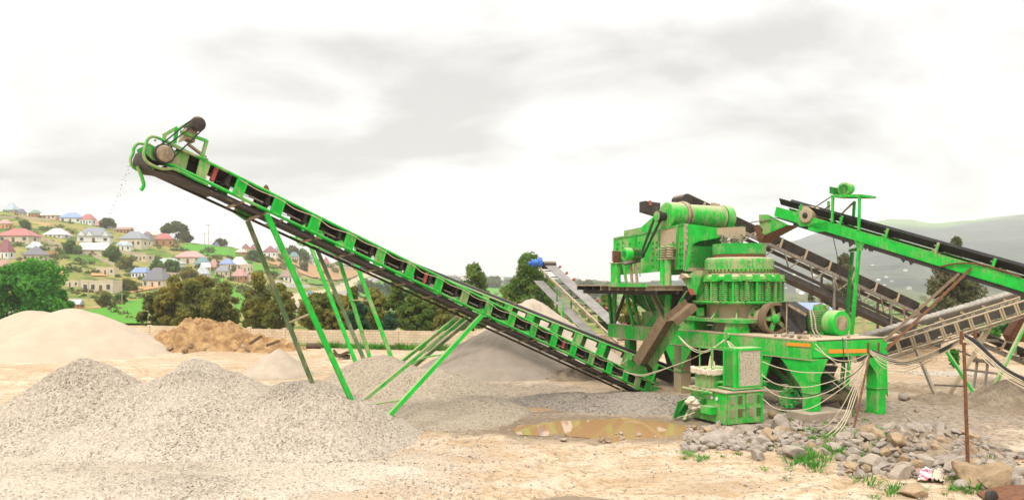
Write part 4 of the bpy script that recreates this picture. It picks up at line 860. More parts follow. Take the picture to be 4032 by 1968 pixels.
m = new(); m.plate([R1(545,575,.4), R1(545,490,.4), R1(690,360,.4), R1(760,330,.4), R1(900,470,.4)], SB*2.7); m.build('tube_housing', M['green'], vs_t)
m = new(); m.plate([R1(335,590,.4), R1(335,530,.4), R1(545,485,.4), R1(545,560,.4)], SB*2.5); m.build('feed_box', M['green_dusty'], vs_t)
tc_ = R1(800,330,.0); tc_ = C0+SA*((tc_-C0).dot(SA))+UP*tc_.z
T0 = tc_+UP*(-.02)
MB().lathe(T0+SB*.22, SB, [(.48,0),(.56,.03),(.58,.10),(.58,.75),(.56,.8)], 40).build('tube_cap', M['green'], vs_t)
MB().lathe(T0+SB*1.0, SB, [(.62,0),(.64,.02),(.64,.10),(.62,.12)], 40).lathe(T0+SB*1.18, SB, [(.61,0),(.62,.02),(.61,.06)], 40).build('tube_flange', M['dusty'], vs_t)
MB().lathe(T0+SB*1.24, SB, [(.52,0),(.52,1.9)], 40).build('drive_tube', M['green'], vs_t)
MB().lathe(T0+SB*3.1, SB, [(.54,0),(.56,.02),(.56,.07),(.54,.09)], 40).build('tube_flange', M['beige'], vs_t)
MB().lathe(T0+SB*3.25, SB, [(.56,0),(.56,.38),(.50,.44)], 40).build('tube_cap', M['green_clean'], vs_t)
m = new(); m.box(T0+SB*2.9+UP*.56, SA*.12, SB*.16, UP*.05).box(T0+SB*2.8+UP*.61, SA*.05, SB*.1, UP*.04); m.build('lifting_eye', M['beige'], vs_t)
pc = R1(745,350,-.20)
MB().lathe(pc-SB*.02, SB, [(.12,.0),(.20,.0),(.24,.01),(.24,.05),(.21,.07),(.24,.09),(.24,.13),(.21,.15),(.24,.17),(.24,.2),(.18,.22),(.18,.42)], 28).build('tube_pulley', M['black'], vs_t)
MB().lathe(pc-SB*.035, SB, [(.02,-.01),(.10,.0),(.12,.02)], 22).lathe(pc-SB*.03, SB, [(.14,.0),(.215,-.005),(.22,.02)], 22).build('pulley_face', M['green_dusty'], vs_t)
m = new(); p1 = R1(545,820,-.18)
dv = (p1-pc).normalized(); sv = dv.cross(SB).normalized()
for o1, o2 in ((.22,.09), (-.22,-.09)):
    for k in range(3): m.bar(pc+sv*o1+SB*(.05*k+.03), p1+sv*o2+SB*(.05*k+.03), .03, .022, SB)
m.build('drive_belt', M['black'], vs_t)
def springs(name, c, par, R=.16, n=6, gap=.095, mat='dusty'):
    m = new()
    for k in range(n):
        pts = [c+SA*(R*math.cos(a))+SB*(R*math.sin(a))+UP*(k*gap+gap*a/(2*PI)) for a in np.linspace(0, 2*PI, 15)]
        m.path(pts, .036, 6)
    return m.build(name, M[mat], par)
for x, y in ((835,870),(905,865),(225,915),(262,912)):
    c = R1(x,y,-.12); springs('coil_spring', c, vs_t, R=.13, n=5, gap=.10, mat='rust' if x < 300 else 'dusty')
for x0, y0, y1 in ((825,890,1085),(880,885,1080),(210,935,1105),(255,935,1105)):
    p = R1(x0,y0,-.12); MB().tube(p, V((p.x,p.y,4.47)), .15, 14).build('spring_post', M['green'], vs_t)
m = new(); m.bar(R1(790,880,-.12), R1(930,872,-.12), .34, .04, UP).bar(R1(190,930,-.12), R1(300,925,-.12), .34, .04, UP); m.build('spring_seat', M['beige'], vs_t)
m = new(); m.plate([R1(800,760,.16), R1(985,690,.16), R1(985,760,.16), R1(930,760,.16), R1(800,775,.16)], -SB*.32); m.build('spring_bracket', M['green_dusty'], vs_t)
# screen motor on its stand
mt = thing('electric_motor', 'small green electric motor on a bracket left of the screen side', 'motor', R1(400,900,-.8))
mo = R1(540,825,-.35); ax = -SB
MB().lathe(mo, ax, [(.1,-.14),(.15,-.14),(.15,0),(.1,0)], 16).build('motor_pulley', M['black'], mt)
m = new(); m.lathe(mo, ax, [(.16,.0),(.22,.05),(.22,.52)], 24)
for k in range(24):
    a = 2*PI*k/24; d_ = SA*math.cos(a)+UP*math.sin(a); m.box(mo+ax*.28+d_*.24, ax*.22, d_*.025, d_.cross(ax)*.008)
m.build('finned_body', M['green_dark'], mt)
MB().lathe(mo, ax, [(.25,.52),(.29,.54),(.29,.80),(.26,.85),(.17,.86)], 28).build('fan_cover', M['green_clean'], mt)
MB().lathe(mo, ax, [(.02,.875),(.17,.87),(.18,.85)], 20).build('fan_grille', M['green_dark'], mt)
MB().box(mo+ax*.3+UP*.27, SB*.13, SA*.10, UP*.06).build('terminal_box', M['green_dusty'], mt)
m = new(); m.plate([R1(310,935,-.9), R1(500,880,-.4), R1(545,915,-.4), R1(350,960,-.9)], V((0,0,.06)))
m.build('motor_plate', M['dark'], mt)
for x0,x1 in ((330,370),(415,440),(480,500)): MB().bar(R1(x0,940,-.6), V((R1(x1,1100,-.6).x, R1(x1,1100,-.6).y, 4.47)), .15, .06, SB).build('stand_leg', M['dusty' if x0 > 400 else 'green_dusty'], mt)
MB().path(smoothpts([R1(460,735,-.7), R1(490,830,-.6), R1(515,900,-.5), R1(530,1000,-.5), R1(535,1095,-.5)], 5), .025, 6).build('cable', M['dusty'], mt)
# rubber and stone at the discharge
m = new(); m.plate([EP(1545,490,5.6), EP(1840,480,5.6), EP(1840,590,5.6), EP(1800,640,5.6), EP(1600,610,5.6), EP(1545,580,5.6)], SA*.25); o = tag(m.build('feed_apron', M['beige']), 'worn dusty apron at the screen mouth above the cone crusher', 'apron')
m = new(); rs = random.Random(9)
for k in range(110):
    x = rs.uniform(1540,1810); y = rs.uniform(570,700)+.04*(1800-x); c = EP(x,y,5.5+rs.uniform(0,.5)); r = rs.uniform(.02,.05)
    m.box(c, V((rs.uniform(-1,1),rs.uniform(-1,1),rs.uniform(-1,1))).normalized()*r, V((rs.uniform(-1,1),rs.uniform(-1,1),rs.uniform(-1,1))).normalized()*r, V((rs.uniform(-1,1),rs.uniform(-1,1),rs.uniform(-1,1))).normalized()*r)
tag(m.build('crushed_stone', M['gravel']), 'crushed grey stone pouring into the mouth of the cone crusher', 'crushed stone', kind='stuff')
# cone crusher
K0 = Q(5.54,1.78,0); zc = lambda y: E-(y-HY)*31.07/F
cr = thing('cone_crusher', 'round green cone crusher ringed with coil springs in the middle of the chassis', 'cone crusher', K0+UP*2.66)
def ringpart(nm, prof, mk, n=72): return MB().lathe(V((K0.x,K0.y,0)), UP, [(r, zc(y)) for r, y in prof], n).build(nm, M[mk], cr)
ringpart('feed_ring', [(.82,1000),(.98,966),(1.05,962),(1.05,1000),(1.04,1003)], 'green_worn')
ringpart('rust_band', [(1.03,1019),(1.03,1001)], 'rust')
ringpart('adjustment_cap', [(1.36,1062),(1.36,1030),(1.33,1021),(1.26,1016),(1.0,1014)], 'green_dusty')
fl = ringpart('cap_flange', [(1.30,1072),(1.42,1071),(1.42,1060),(1.30,1059)], 'green')
m = new()
for k in range(56): a = 2*PI*k/56; d_ = V((math.cos(a),math.sin(a),0)); m.box(K0+d_*1.43+UP*(zc(1066)), d_*.02, d_.cross(UP)*.025, UP*.05)
build_each(m, 'bolt', M['rust'], fl)
ringpart('dust_skirt', [(1.36,1086),(1.36,1071)], 'beige')
ur = ringpart('upper_ring', [(1.4,1104),(1.72,1104),(1.74,1101),(1.72,1090),(1.55,1080),(1.36,1079)], 'green', 24)
m = new()
for k in range(20):
    a = 2*PI*(k+.3)/20; d_ = V((math.cos(a),math.sin(a),0)); m.box(K0+d_*1.66+UP*zc(1093), d_*.09, d_.cross(UP)*.13, UP*.12)
build_each(m, 'lug', M['green'], ur)
m = new()
for k in range(40): a = 2*PI*(k+.5)/40; d_ = V((math.cos(a),math.sin(a),0)); m.lathe(K0+d_*1.52+UP*zc(1082), UP, [(.04,-.02),(.045,.05),(.02,.06)], 6)
build_each(m, 'bolt', M['dusty'], ur)
sp0 = None; zl, zh = zc(1184), zc(1108); nc = 10
m = new(); pts = [V((.095*math.cos(a), .095*math.sin(a), (zh-zl)*a/(2*PI*nc))) for a in np.linspace(0, 2*PI*nc, nc*11)]
m.path(pts, .030, 6); sme = m.mesh('coil_spring', M['green'])
NS = 48
for k in range(NS):
    a = 2*PI*(k+.25)/NS+.0; rr = 1.60 if k % 2 else 1.48
    o = bpy.data.objects.new('coil_spring', sme); COL.objects.link(o); o.parent = cr; o.location = V((K0.x+rr*math.cos(a), K0.y+rr*math.sin(a), zl))-V(cr['_o']); o.rotation_euler = (0,0,a)
for k in range(12):
    a = 2*PI*(k+.2)/12; d_ = V((math.cos(a),math.sin(a),0)); m = new()
    m.bar(K0+d_*1.72+UP*zl, K0+d_*1.72+UP*zh, .07, .05, d_); m.box(K0+d_*1.62+UP*(zh+.015), d_*.17, d_.cross(UP)*.36, UP*.018); m.box(K0+d_*1.58+UP*(zl-.02), d_*.22, d_.cross(UP)*.44, UP*.03)
    for j in (-.25, .25): m.lathe(K0+d_*1.66+d_.cross(UP)*j+UP*(zl-.14), UP, [(.03,0),(.05,.02),(.05,.1)], 6)
    m.build('spring_clamp', M['green'], cr)
ringpart('spring_core', [(1.36,1192),(1.38,1188),(1.36,1104)], 'black')
ringpart('lower_flange', [(1.2,1196),(1.66,1195),(1.68,1189),(1.5,1187)], 'green_dusty')
ringpart('main_frame', [(1.30,1252),(1.26,1192)], 'green_caked')
m = new()
for a in (-2.5,-1.9,-1.2,-.6): d_ = V((math.cos(a),math.sin(a),0)); m.plate([K0+d_*1.25+UP*zc(1250), K0+d_*1.75+UP*zc(1250), K0+d_*1.27+UP*zc(1210)], d_.cross(UP)*.06)
build_each(m, 'frame_rib', M['green'], cr)
m = new(); m.box(K0+UP*zc(1255), SA*1.85, SB*1.7, UP*.07); m.build('base_flange', M['green_dusty'], cr)
m = new(); m.lathe(K0, UP, [(1.1,2.66),(1.0,zc(1262))], 32); m.build('lower_shell', M['green_caked'], cr)
fa = V((.30,-.95,0)).normalized(); fc_ = W(3050,1254,28.9); 
MB().lathe(fc_-fa*1.5, fa, [(.46,0),(.44,.5),(.52,.55),(.52,.65),(.40,.68),(.36,1.2)], 30).build('countershaft_housing', M['green_caked'], cr)
m = new()
for k in range(10): a = 2*PI*k/10; d_ = UP*math.cos(a)+fa.cross(UP)*math.sin(a); m.box(fc_-fa*.80+d_*.45, d_*.04, d_.cross(fa)*.04, fa*.05)
build_each(m, 'bolt', M['green_dark'], cr)
# spoked flywheel
fw = MB()
fw.lathe(fc_, fa, [(.50,-.20),(.62,-.20),(.62,-.15),(.59,-.13),(.62,-.10),(.62,-.05),(.59,-.03),(.62,.0),(.62,.05),(.59,.07),(.62,.1),(.62,.17),(.52,.18),(.50,.14),(.50,-.20)], 44); fwo = fw.build('flywheel', M['chutebrown'], cr)
m = new()
for k in range(5):
    a = 2*PI*k/5+.3; d_ = UP*math.cos(a)+fa.cross(UP)*math.sin(a); m.bar(fc_+d_*.1, fc_+d_*.52, .15, .08, fa)
m.build('spoke', M['green_dusty'], fwo)
MB().lathe(fc_, fa, [(.18,-.16),(.18,.10),(.10,.14),(.02,.15)], 18).build('hub', M['green'], fwo)
m = new(); a_ = W(3108,1190,28.6); m.plate([W(3060,1190,28.9), W(3100,1188,28.6), W(3172,1232,28.4), W(3172,1330,28.4), W(3115,1325,28.5)], V((.5,.5,0))); bg_ = m.build('belt_guard', M['black'], cr)
m = new(); m.bar(W(3104,1198,28.4), W(3175,1240,28.2), .05, .1).bar(W(3098,1192,28.35), W(3096,1320,28.35), .06, .03); m.build('guard_edge', M['dusty'], bg_)
# main motor
ax = V((.40,-.92,0)).normalized(); m0 = W(3312,1272,27.6)
em = thing('electric_motor', 'large green electric motor with cooling fins and a terminal box on the deck corner', 'motor', V((m0.x,m0.y,2.66)))
m = new(); m.lathe(m0, ax, [(.30,-1.45),(.40,-1.35),(.40,-.5)], 32)
for k in range(36):
    a = 2*PI*k/36; d_ = ax.cross(UP)*math.cos(a)+UP*math.sin(a); m.box(m0-ax*.92+d_*.43, ax*.40, d_*.04, d_.cross(ax)*.010)
m.build('finned_body', M['green_worn'], em)
MB().lathe(m0, ax, [(.42,-.52),(.46,-.48),(.47,-.05),(.44,.03),(.30,.05),(.28,.04)], 36).build('fan_cover', M['green_clean'], em)
MB().lathe(m0, ax, [(.02,.062),(.27,.06),(.28,.03)], 26).build('fan_grille', M['dusty'], em)
m = new(); tb = m0-ax*.95+UP*.52; m.box(tb, ax*.2, ax.cross(UP)*.16, UP*.13); m.tube(tb-ax.cross(UP)*.0-ax*.3, tb+ax*.1, .11, 12); m.build('terminal_box', M['green'], em)
m = new(); m.path([tb-ax*.2+UP*.12, tb+UP*.17, tb+ax*.25+UP*.1], .03, 6); m.lathe(tb+ax*.3+UP*.02, ax, [(.03,-.02),(.07,0),(.07,.04),(.03,.05)], 12); m.build('lifting_eye', M['dusty'], em)
m = new()
for s_ in (-1.2,-.62): m.box(m0+ax*s_-UP*.42, ax*.10, ax.cross(UP)*.34, UP*.06)
build_each(m, 'motor_foot', M['green_worn'], em)
MB().lathe(m0-ax*1.62, ax, [(.1,0),(.22,.0),(.22,.2),(.1,.2)], 20).build('motor_pulley', M['black'], em)
for dx in (0, 14): MB().path(smoothpts([W(3190+dx*.5,1222,27.5), W(3195+dx,1260,27.1), W(3200+dx,1300,26.9), W(3222+dx,1328,26.7), W(3262+dx,1338,26.5)], 6), .03, 6).build('cable', M['grey'], em)
# rusty discharge chute down to the long conveyor
dc = thing('discharge_chute', 'rusty bent steel chute with one green side, dropping from the crusher to the belt', 'chute', W(2530,1445,31.3))
a, b_, c_ = W(2722,1195,30.4), W(2640,1262,30.2), W(2530,1432,31.2)
def trough(p, q, w, hgt, k1, k2):
    d_ = (q-p).normalized(); x = d_.cross(UP).normalized()
    if x.dot(V((1,-1,0))) < 0: x = -x
    u = x.cross(d_); u = u if u.z > 0 else -u
    m = new(); m.box((p+q)/2, d_*((q-p).length/2), x*(w/2), u*.015); m.build('chute_floor', M[k1], dc)
    m = new(); m.box((p+q)/2+x*(w/2+.016)+u*(-hgt*.35), d_*((q-p).length/2), x*.014, u*(hgt/2)); m.build('chute_wall', M[k2], dc)
    m = new(); m.box((p+q)/2-x*(w/2+.016)+u*(hgt*.25), d_*((q-p).length/2), x*.014, u*(hgt/2)); m.build('chute_wall', M[k1], dc)
trough(a, b_, .55, .30, 'chutebrown', 'chutebrown'); trough(b_-V((.05,0,0)), c_, .62, .42, 'chutebrown', 'green_dusty')
# hydraulic station
HS = lambda s, b, z: Q(s, b, z)
hs = thing('hydraulic_station', 'green hydraulic station with louvred doors, radiator and tank in front of the chassis', 'hydraulic station', Q(1.2,-2.5,0))
m = new(); qb(m, .30, 2.1, -3.32, -1.80, .05, 1.04); m.build('cabinet', M['green'], hs)
m = new(); qb(m, .24, 2.16, -3.38, -1.72, 1.045, 1.085); m.build('cabinet_top', M['beige'], hs)
m = new(); qb(m, .28, .296, -3.30, -1.82, .05, .12); m.build('plinth', M['rust'], hs)
for b0, b1, k in ((-3.29,-2.57,'green'), (-2.53,-1.83,'green')):
    m = new(); qb(m, .272, .292, b0, b1, .06, 1.02); d_ = m.build('door', M[k], hs)
    for bc, kk in ((b0+.18,'beige'), (b0+.50,'chutebrown' if b0 < -3 else 'green_dark')):
        for z0 in (.28, .70):
            m = new()
            for i in range(8): m.box(Q(.262, bc, z0+.034*i), SB*.085, SA*.012, UP*.010)
            m.build('louvre', M[kk], d_)
m = new(); m.box(Q(.25,-2.56,.62), SB*.02, SA*.02, UP*.10).box(Q(.25,-2.62,.52), SB*.08, SA*.015, UP*.012).lathe(Q(.25,-2.50,.55), SA, [(.03,-.02),(.03,.02)], 8); m.build('door_handle', M['green_worn'], hs)
# left side
m = new(); qb(m, .75, 1.25, -3.58, -3.33, .32, .56); m.build('junction_box', M['green_clean'], hs)
for s_, z_ in ((.95,.84),(.72,.82)): MB().lathe(Q(s_,-3.345,z_), -SB, [(.015,.0),(.055,.0),(.055,.03),(.045,.035),(.01,.033)], 16).build('pressure_gauge', M['white'], hs)
m = new(); m.tube(Q(2.3,-3.5,1.0), Q(.85,-3.42,.98), .045, 10); m.tube(Q(1.5,-3.45,1.0), Q(1.5,-3.45,1.25), .04, 8)
for s_ in (1.9,1.6,1.3,1.05): m.lathe(Q(s_,-3.46,.99), SA, [(.03,-.05),(.075,-.04),(.075,.04),(.03,.05)], 10)
m.build('oil_pipe', M['green_dusty'], hs)
m = new(); qb(m, 1.3, 1.6, -3.45, -3.34, .55, .75); m.tube(Q(1.45,-3.45,.65), Q(1.45,-3.55,.65), .06, 10); m.build('valve_block', M['green_dark'], hs)
m = new(); qb(m, 1.25, 1.95, -3.25, -2.35, 1.09, 1.62); tk = m.build('oil_tank', M['green_dusty'], hs)
m = new(); qb(m, 1.22, 1.98, -3.28, -2.32, 1.66, 1.74); m.build('tank_lid', M['green'], tk)
m = new(); rs = random.Random(6)
pts = [Q(1.2,-3.28+.98*i/12,1.64) for i in range(13)]+[Q(1.2+.8*i/8,-3.30,1.64) for i in range(9)]
for p in pts: m.box(p+V((0,0,rs.uniform(-.03,.01))), V((.07,.02,.01)), V((-.01,.05,.02)), V((0,.01,.05+rs.uniform(0,.04))))
m.build('cloth_cover', M['cloth'], tk)
m = new(); m.path(smoothpts([Q(1.3,-2.9,1.1), Q(1.22,-2.9,1.25), Q(1.1,-2.8,1.28), Q(.95,-2.5,1.28), Q(.9,-2.35,1.35), Q(.9,-2.33,1.7), Q(.9,-2.33,2.2), Q(.9,-2.25,2.34), Q(.85,-2.1,2.36)], 5), .05, 8); m.build('oil_pipe', M['green'], hs)
m = new()
for s_, b_ in ((1.3,-3.1),(1.3,-2.55),(1.9,-3.1),(1.9,-2.55)): m.bar(Q(s_,b_,1.7), Q(s_,b_,2.42), .035)
m.bar(Q(1.3,-3.1,2.4), Q(1.3,-2.55,2.4), .035).bar(Q(1.3,-3.1,2.4), Q(1.9,-3.1,2.4), .035); m.build('pipe_frame', M['green'], hs)
m = new(); qb(m, .35, 1.15, -3.0, -1.72, 1.12, 1.16); m.bar(Q(.5,-2.9,1.09), Q(.5,-1.8,1.09), .07, .05); m.build('radiator_base', M['green'], hs)
rb0, rb1, rz0, rz1 = -2.75, -1.72, 1.18, 2.42
m = new(); qb(m, .42, .46, rb0, rb0+.07, rz0, rz1); qb(m, .42, .46, rb1-.07, rb1, rz0, rz1); qb(m, .42, .46, rb0+.07, rb1-.07, rz1-.06, rz1); qb(m, .42, .46, rb0+.07, rb1-.07, rz0, rz0+.04); qb(m, .95, .99, rb0-.02, rb1, rz0, rz1); qb(m, .44, .97, rb0, rb1, rz1-.01, rz1+.02); m.build('radiator_frame', M['green_clean'], hs)
t = NT('dusty_radiator_core'); v = t.world((1,1,1)); w_ = t.n('ShaderNodeTexWave', wave_type='BANDS', bands_direction='Z'); t.l(v, w_.inputs[0]); w_.inputs['Scale'].default_value = 8.5; w_.inputs['Distortion'].default_value = 2.5; w_.inputs['Detail'].default_value = 3; w_.inputs['Detail Scale'].default_value = 3
cc = t.mix(t.ramp(w_.outputs[1], [(.12,0),(.5,1)]), (.46,.38,.27), (.70,.61,.47)); cc = t.mix(t.math('MULTIPLY', t.ramp(t.noise(v, 22, 4, .7), [(.5,0),(.62,1)]), .75), cc, (.16,.12,.085)); t.bump(w_.outputs[1], .7, .03); M['core'] = t.set(cc, .95, .1)
m = new(); qb(m, .445, .93, rb0+.06, rb1-.06, rz0+.03, rz1-.05); m.build('radiator_core', M['core'], hs)
m = new()
for i in range(26):
    z_ = rz0+.04+.046*i
    for j in range(5): m.box(Q(.50+.1*j+(.05 if i % 2 else 0), rb0-.05, z_), SA*.04, SB*.03, UP*.015)
m.build('cooling_fin', M['green'], hs)
m = new(); qb(m, .46, .96, rb0-.02, rb0+.02, rz0, rz1-.01); m.build('radiator_side', M['green_dark'], hs)
m = new(); qb(m, .44, .52, rb0-.12, rb0-.03, rz0, rz1); qb(m, .93, 1.0, rb0-.12, rb0-.03, rz0, rz1); m.build('radiator_post', M['green_clean'], hs)
m = new(); m.lathe(Q(.45,-1.62,1.25), -SA, [(.05,-.1),(.11,-.08),(.11,.02),(.06,.05)], 12); m.bar(Q(.45,-1.7,1.25), Q(.45,-1.55,1.25), .09); m.build('pump', M['green_dark'], hs)
m = new(); m.plate([Q(2.0,-3.5,.05), Q(2.0,-4.1,.05), Q(2.0,-3.9,.6), Q(2.0,-3.5,.7)], SA*.04); m.bar(Q(2.1,-4.0,.05), Q(1.9,-3.6,.65), .12, .06).bar(Q(2.0,-3.45,.3), Q(1.7,-3.9,.02), .10, .05); m.build('entry_frame', M['green_dark'], hs)
ct = new(); 
for (x,y,r) in ((2722,1572,.16),(2738,1584,.18),(2752,1598,.15),(2710,1582,.13),(2735,1605,.14)): ct.lathe(W(x,y,25.2), (rs.uniform(-.3,.3),rs.uniform(-.3,.3),1), [(.03,-r*.8),(r*.8,-r*.4),(r,0),(r*.7,r*.5),(.03,r*.7)], 9)
tag(ct.build('cloth_bundle', M['cloth']), 'crumpled dusty white cloth wrapped on the left side of the hydraulic station', 'cloth')
# concrete pad under the near leg
m = new(); c_ = Q(.2,.35,.12); pts = [(-.6,-1.0),(.35,-1.05),(.5,.9),(-.55,.95)]
m.plate([Q(.2+a,.5+b,-.1) for a, b in pts], UP*.37); tag(m.build('concrete_block', M['concrete']), 'tan concrete block under the near chassis leg', 'concrete block')
# ------------------------------------------------------------------ posts and cables
def post(label, x0, y0, Yt, x1, y1, r, fork):
    base = G(x1, y1); topp = W(x0, y0, Yt); th = thing('rusty_post', label, 'post', base)
    d_ = (topp-base).normalized()
    MB().tube(base-d_*.15, topp, r, 10, r*.9).build('pole', M['rust'], th)
    m = new(); x = V((1,-.1,0)); m.bar(topp-x*fork*.3+UP*.0, topp+x*fork, .05, .05); m.bar(topp-x*fork*.25, topp-x*fork*.2+UP*.30, .07, .05); m.bar(topp+x*fork*.95, topp+x*fork*1.0+UP*.32, .06, .05); m.build('fork', M['rust'], th)
    return topp
p2 = post('tall straight rusty post carrying the cable bundle at right', 3795, 1352, 18.4, 3812, 1856, .042, .26)
p1_ = post('leaning thin rusty post tied to the pale cables beside the chassis', 3426, 1388, 23.0, 3350, 1738, .032, .25)
def cable(label, pts, r=.013, mk='cable', k=8, group='cables slung between the posts and the machine'):
    m = new(); m.path(smoothpts([W(*p) for p in pts], k), r, 6); return tag(m.build('electric_cable', M[mk]), label, 'cable', group)
PL = 'pale cable of the bundle slung between the two rusty posts'; BL = 'black cable of the bundle slung between the two rusty posts'
for i, dy in enumerate((-4,2,9,15,26)):
    cable(PL, [(3424,1380+dy*.3,23.0),(3470,1402+dy,22.3),(3530,1420+dy*1.1,21.6),(3590,1416+dy,20.9),(3680,1385+dy*.9,19.6),(3792,1330+dy*.45,18.4)], .011)
for i, dy in enumerate((0,6,11)):
    cable(BL, [(3436,1378+dy*.3,23.0),(3480,1396+dy,22.3),(3540,1424+dy,21.6),(3600,1417+dy,20.9),(3690,1382+dy,19.5),(3794,1328+dy*.5,18.4)], .022, 'cable_black')
cable('lowest pale cable drooping from the leaning post to the right post', [(3434,1395,23.),(3470,1440,22.4),(3530,1462,21.7),(3600,1450,20.9),(3700,1396,19.5),(3792,1338,18.4)], .011)
for i, dy in enumerate((0,7,14,26)):
    cable('pale cable running from the right post down to the right edge', [(3796,1326+dy*.5,18.4),(3840,1358+dy*.9,18.0),(3900,1412+dy,17.6),(3960,1462+dy,17.2),(4050,1512+dy,16.8)], .011)
for i, dy in enumerate((0,6,12,17)):
    cable('black cable running from the right post down to the right edge', [(3800,1318+dy*.4,18.4),(3850,1345+dy,18.0),(3905,1400+dy,17.6),(3970,1455+dy,17.2),(4050,1495+dy,16.8)], .023, 'cable_black')
cable('upper pale cable sagging from the chassis corner to the leaning post', [(3210,1352,24.9),(3250,1395,24.6),(3300,1418,24.2),(3360,1416,23.6),(3424,1388,23.)])
cable('pale cable dropping from the chassis corner into the tangle', [(3209,1370,24.9),(3260,1405,24.6),(3310,1440,24.2),(3350,1468,23.8)])
cable('pale cable from the radiator side to the tangle at the leaning post', [(3000,1422,24.6),(3060,1445,24.4),(3150,1464,24.2),(3250,1466,24),(3350,1458,23.6),(3420,1400,23.)])
cable('pale cable looping below the first one from the radiator', [(2998,1474,24.6),(3050,1508,24.3),(3120,1522,24.1),(3200,1520,24),(3300,1492,23.8),(3370,1462,23.4),(3424,1395,23.)])
cable('long pale cable sagging low from the station to the tangle', [(3008,1520,24.4),(3060,1556,24.1),(3140,1568,23.9),(3220,1556,23.8),(3300,1520,23.6),(3390,1450,23.2),(3424,1400,23)])
cable('lowest pale cable hanging from the cabinet door edge to the tangle', [(3004,1570,24.2),(3050,1605,23.9),(3110,1616,23.8),(3190,1606,23.7),(3270,1560,23.5),(3360,1490,23.2),(3426,1400,23)])
cable('black cable tied among the pale ones over the near leg', [(3120,1564,24.),(3200,1556,23.9),(3280,1520,23.7),(3370,1465,23.3),(3424,1400,23)], .014, 'cable_black')
for i, (dx, ex) in enumerate(((0,0),(9,20),(18,34))):
    cable('pale cable falling from the leaning post to the ground among the stones', [(3424,1392,23.),(3395+dx*.3,1450,23.0),(3352+dx,1560,22.9),(3322+dx,1640,22.6),(3270+ex,1700,22.2),(3205+ex,1735,21.9),(3150+ex,1750,21.6)])
cable('pale cable lying over the concrete block', [(3115,1655,24.),(3150,1676,23.7),(3200,1683,23.4),(3260,1670,23.2),(3310,1610,23.0),(3370,1500,23.0)])
for i, dy in enumerate((0,7)):
    cable('pale cable sagging from the chute across to the lifting lug', [(2672,1322,30.),(2712,1360,28.6),(2760,1382,27.6),(2800,1372,27.2),(2855,1338,28.6)] if i == 0 else [(2674,1326,30.),(2700,1355,28.6),(2745,1386,27.6),(2795,1380,27.2),(2852,1336,28.6)], .015)
for i, dy in enumerate((0,4)):
    cable('pale cable swung from the hydraulic station over to the long conveyor', [(2770,1388,26.8),(2720,1414,27.4),(2650,1440,28.4),(2580,1462+dy,29.4),(2520,1475+dy,30.2),(2440,1455,31.),(2390,1420,31.2)], .015)
cable('dark cable hanging over the motor end of the chassis', [(3318,1330,25.2),(3322,1400,24.9),(3326,1450,24.9),(3320,1500,25.2)], .02, 'cable_black')
cable('grey cable hanging beside the dark one at the motor end', [(3330,1332,25.1),(3338,1390,24.8),(3348,1440,24.6),(3362,1470,24.3)], .02, 'grey')
for (a_, b_) in (((2862,1342),(2900,1378)), ((2864,1342),(2888,1380)), ((2868,1342),(2918,1382))):
    cable('short pale cable from the lifting lug down behind the radiator', [(*a_,27.5),((a_[0]+b_[0])/2-4,(a_[1]+b_[1])/2,26.8),(*b_,26.)], .014)
cable('pale cable lying by the left foot of the hydraulic station', [(2668,1642,24.3),(2710,1632,24.4),(2735,1622,24.5)], .011)
# ------------------------------------------------------------------ yard wall
WP0, WP1 = V((-52,66.9,0)), V((44,39.1,0)); wd = (WP1-WP0); WLn = wd.length; wd.normalize(); wn_ = V((-wd.y, wd.x, 0))
t = NT('block_wall'); g_ = t.n('ShaderNodeTexCoord'); br = t.n('ShaderNodeTexBrick'); mp_ = t.n('ShaderNodeMapping')
t.l(g_.outputs['Object'], mp_.inputs[0]); mp_.inputs['Rotation'].default_value = (PI/2, 0, 0); t.l(mp_.outputs[0], br.inputs[0])
br.inputs['Scale'].default_value = 1; br.inputs['Brick Width'].default_value = .46; br.inputs['Row Height'].default_value = .19; br.inputs['Mortar Size'].default_value = .014
br.inputs['Color1'].default_value = (.70,.57,.41,1); br.inputs['Color2'].default_value = (.60,.48,.33,1); br.inputs['Mortar'].default_value = (.40,.29,.18,1)
wv = t.world(); c = t.mix(t.math('MULTIPLY', t.ramp(t.noise(wv, 1.1, 5, .65), [(.42,0),(.7,1)]), .5), br.outputs[0], (.38,.27,.17)); c = t.mix(t.math('MULTIPLY', t.ramp(t.noise(wv, 9, 4, .7), [(.5,0),(.7,1)]), .3), c, (.28,.2,.13))
t.bump(br.outputs[1], -.5, .02); M['block'] = t.set(c, .95, .1)
wl_ = thing('block_wall', 'long low pale concrete block wall closing the yard in front of the trees', 'wall', (0,0,0)); wl_['_o'] = tuple(WP0); wl_.location = WP0; wl_.rotation_euler = (0,0,math.atan2(wd.y, wd.x))
def wallpart(nm, x0, x1, y0, y1, z0, z1, mat):
    m = MB(); m.box(((x0+x1)/2,(y0+y1)/2,(z0+z1)/2), ((x1-x0)/2,0,0), (0,(y1-y0)/2,0), (0,0,(z1-z0)/2)); o = bpy.data.objects.new(nm, m.mesh(nm, mat)); COL.objects.link(o); o.parent = wl_; o['_o'] = wl_['_o']; return o
rs = random.Random(11); x = 0; sec = 3.05
while x < WLn:
    hgt = 1.2+.05*math.sin(x*.3)+rs.uniform(-.02,.03); wallpart('wall_panel', x, min(x+sec-.24, WLn), 0, .16, -.1, hgt, M['block'])
    wallpart('pillar', x+sec-.24, x+sec, -.05, .21, -.1, hgt+.10, M['block']); x += sec
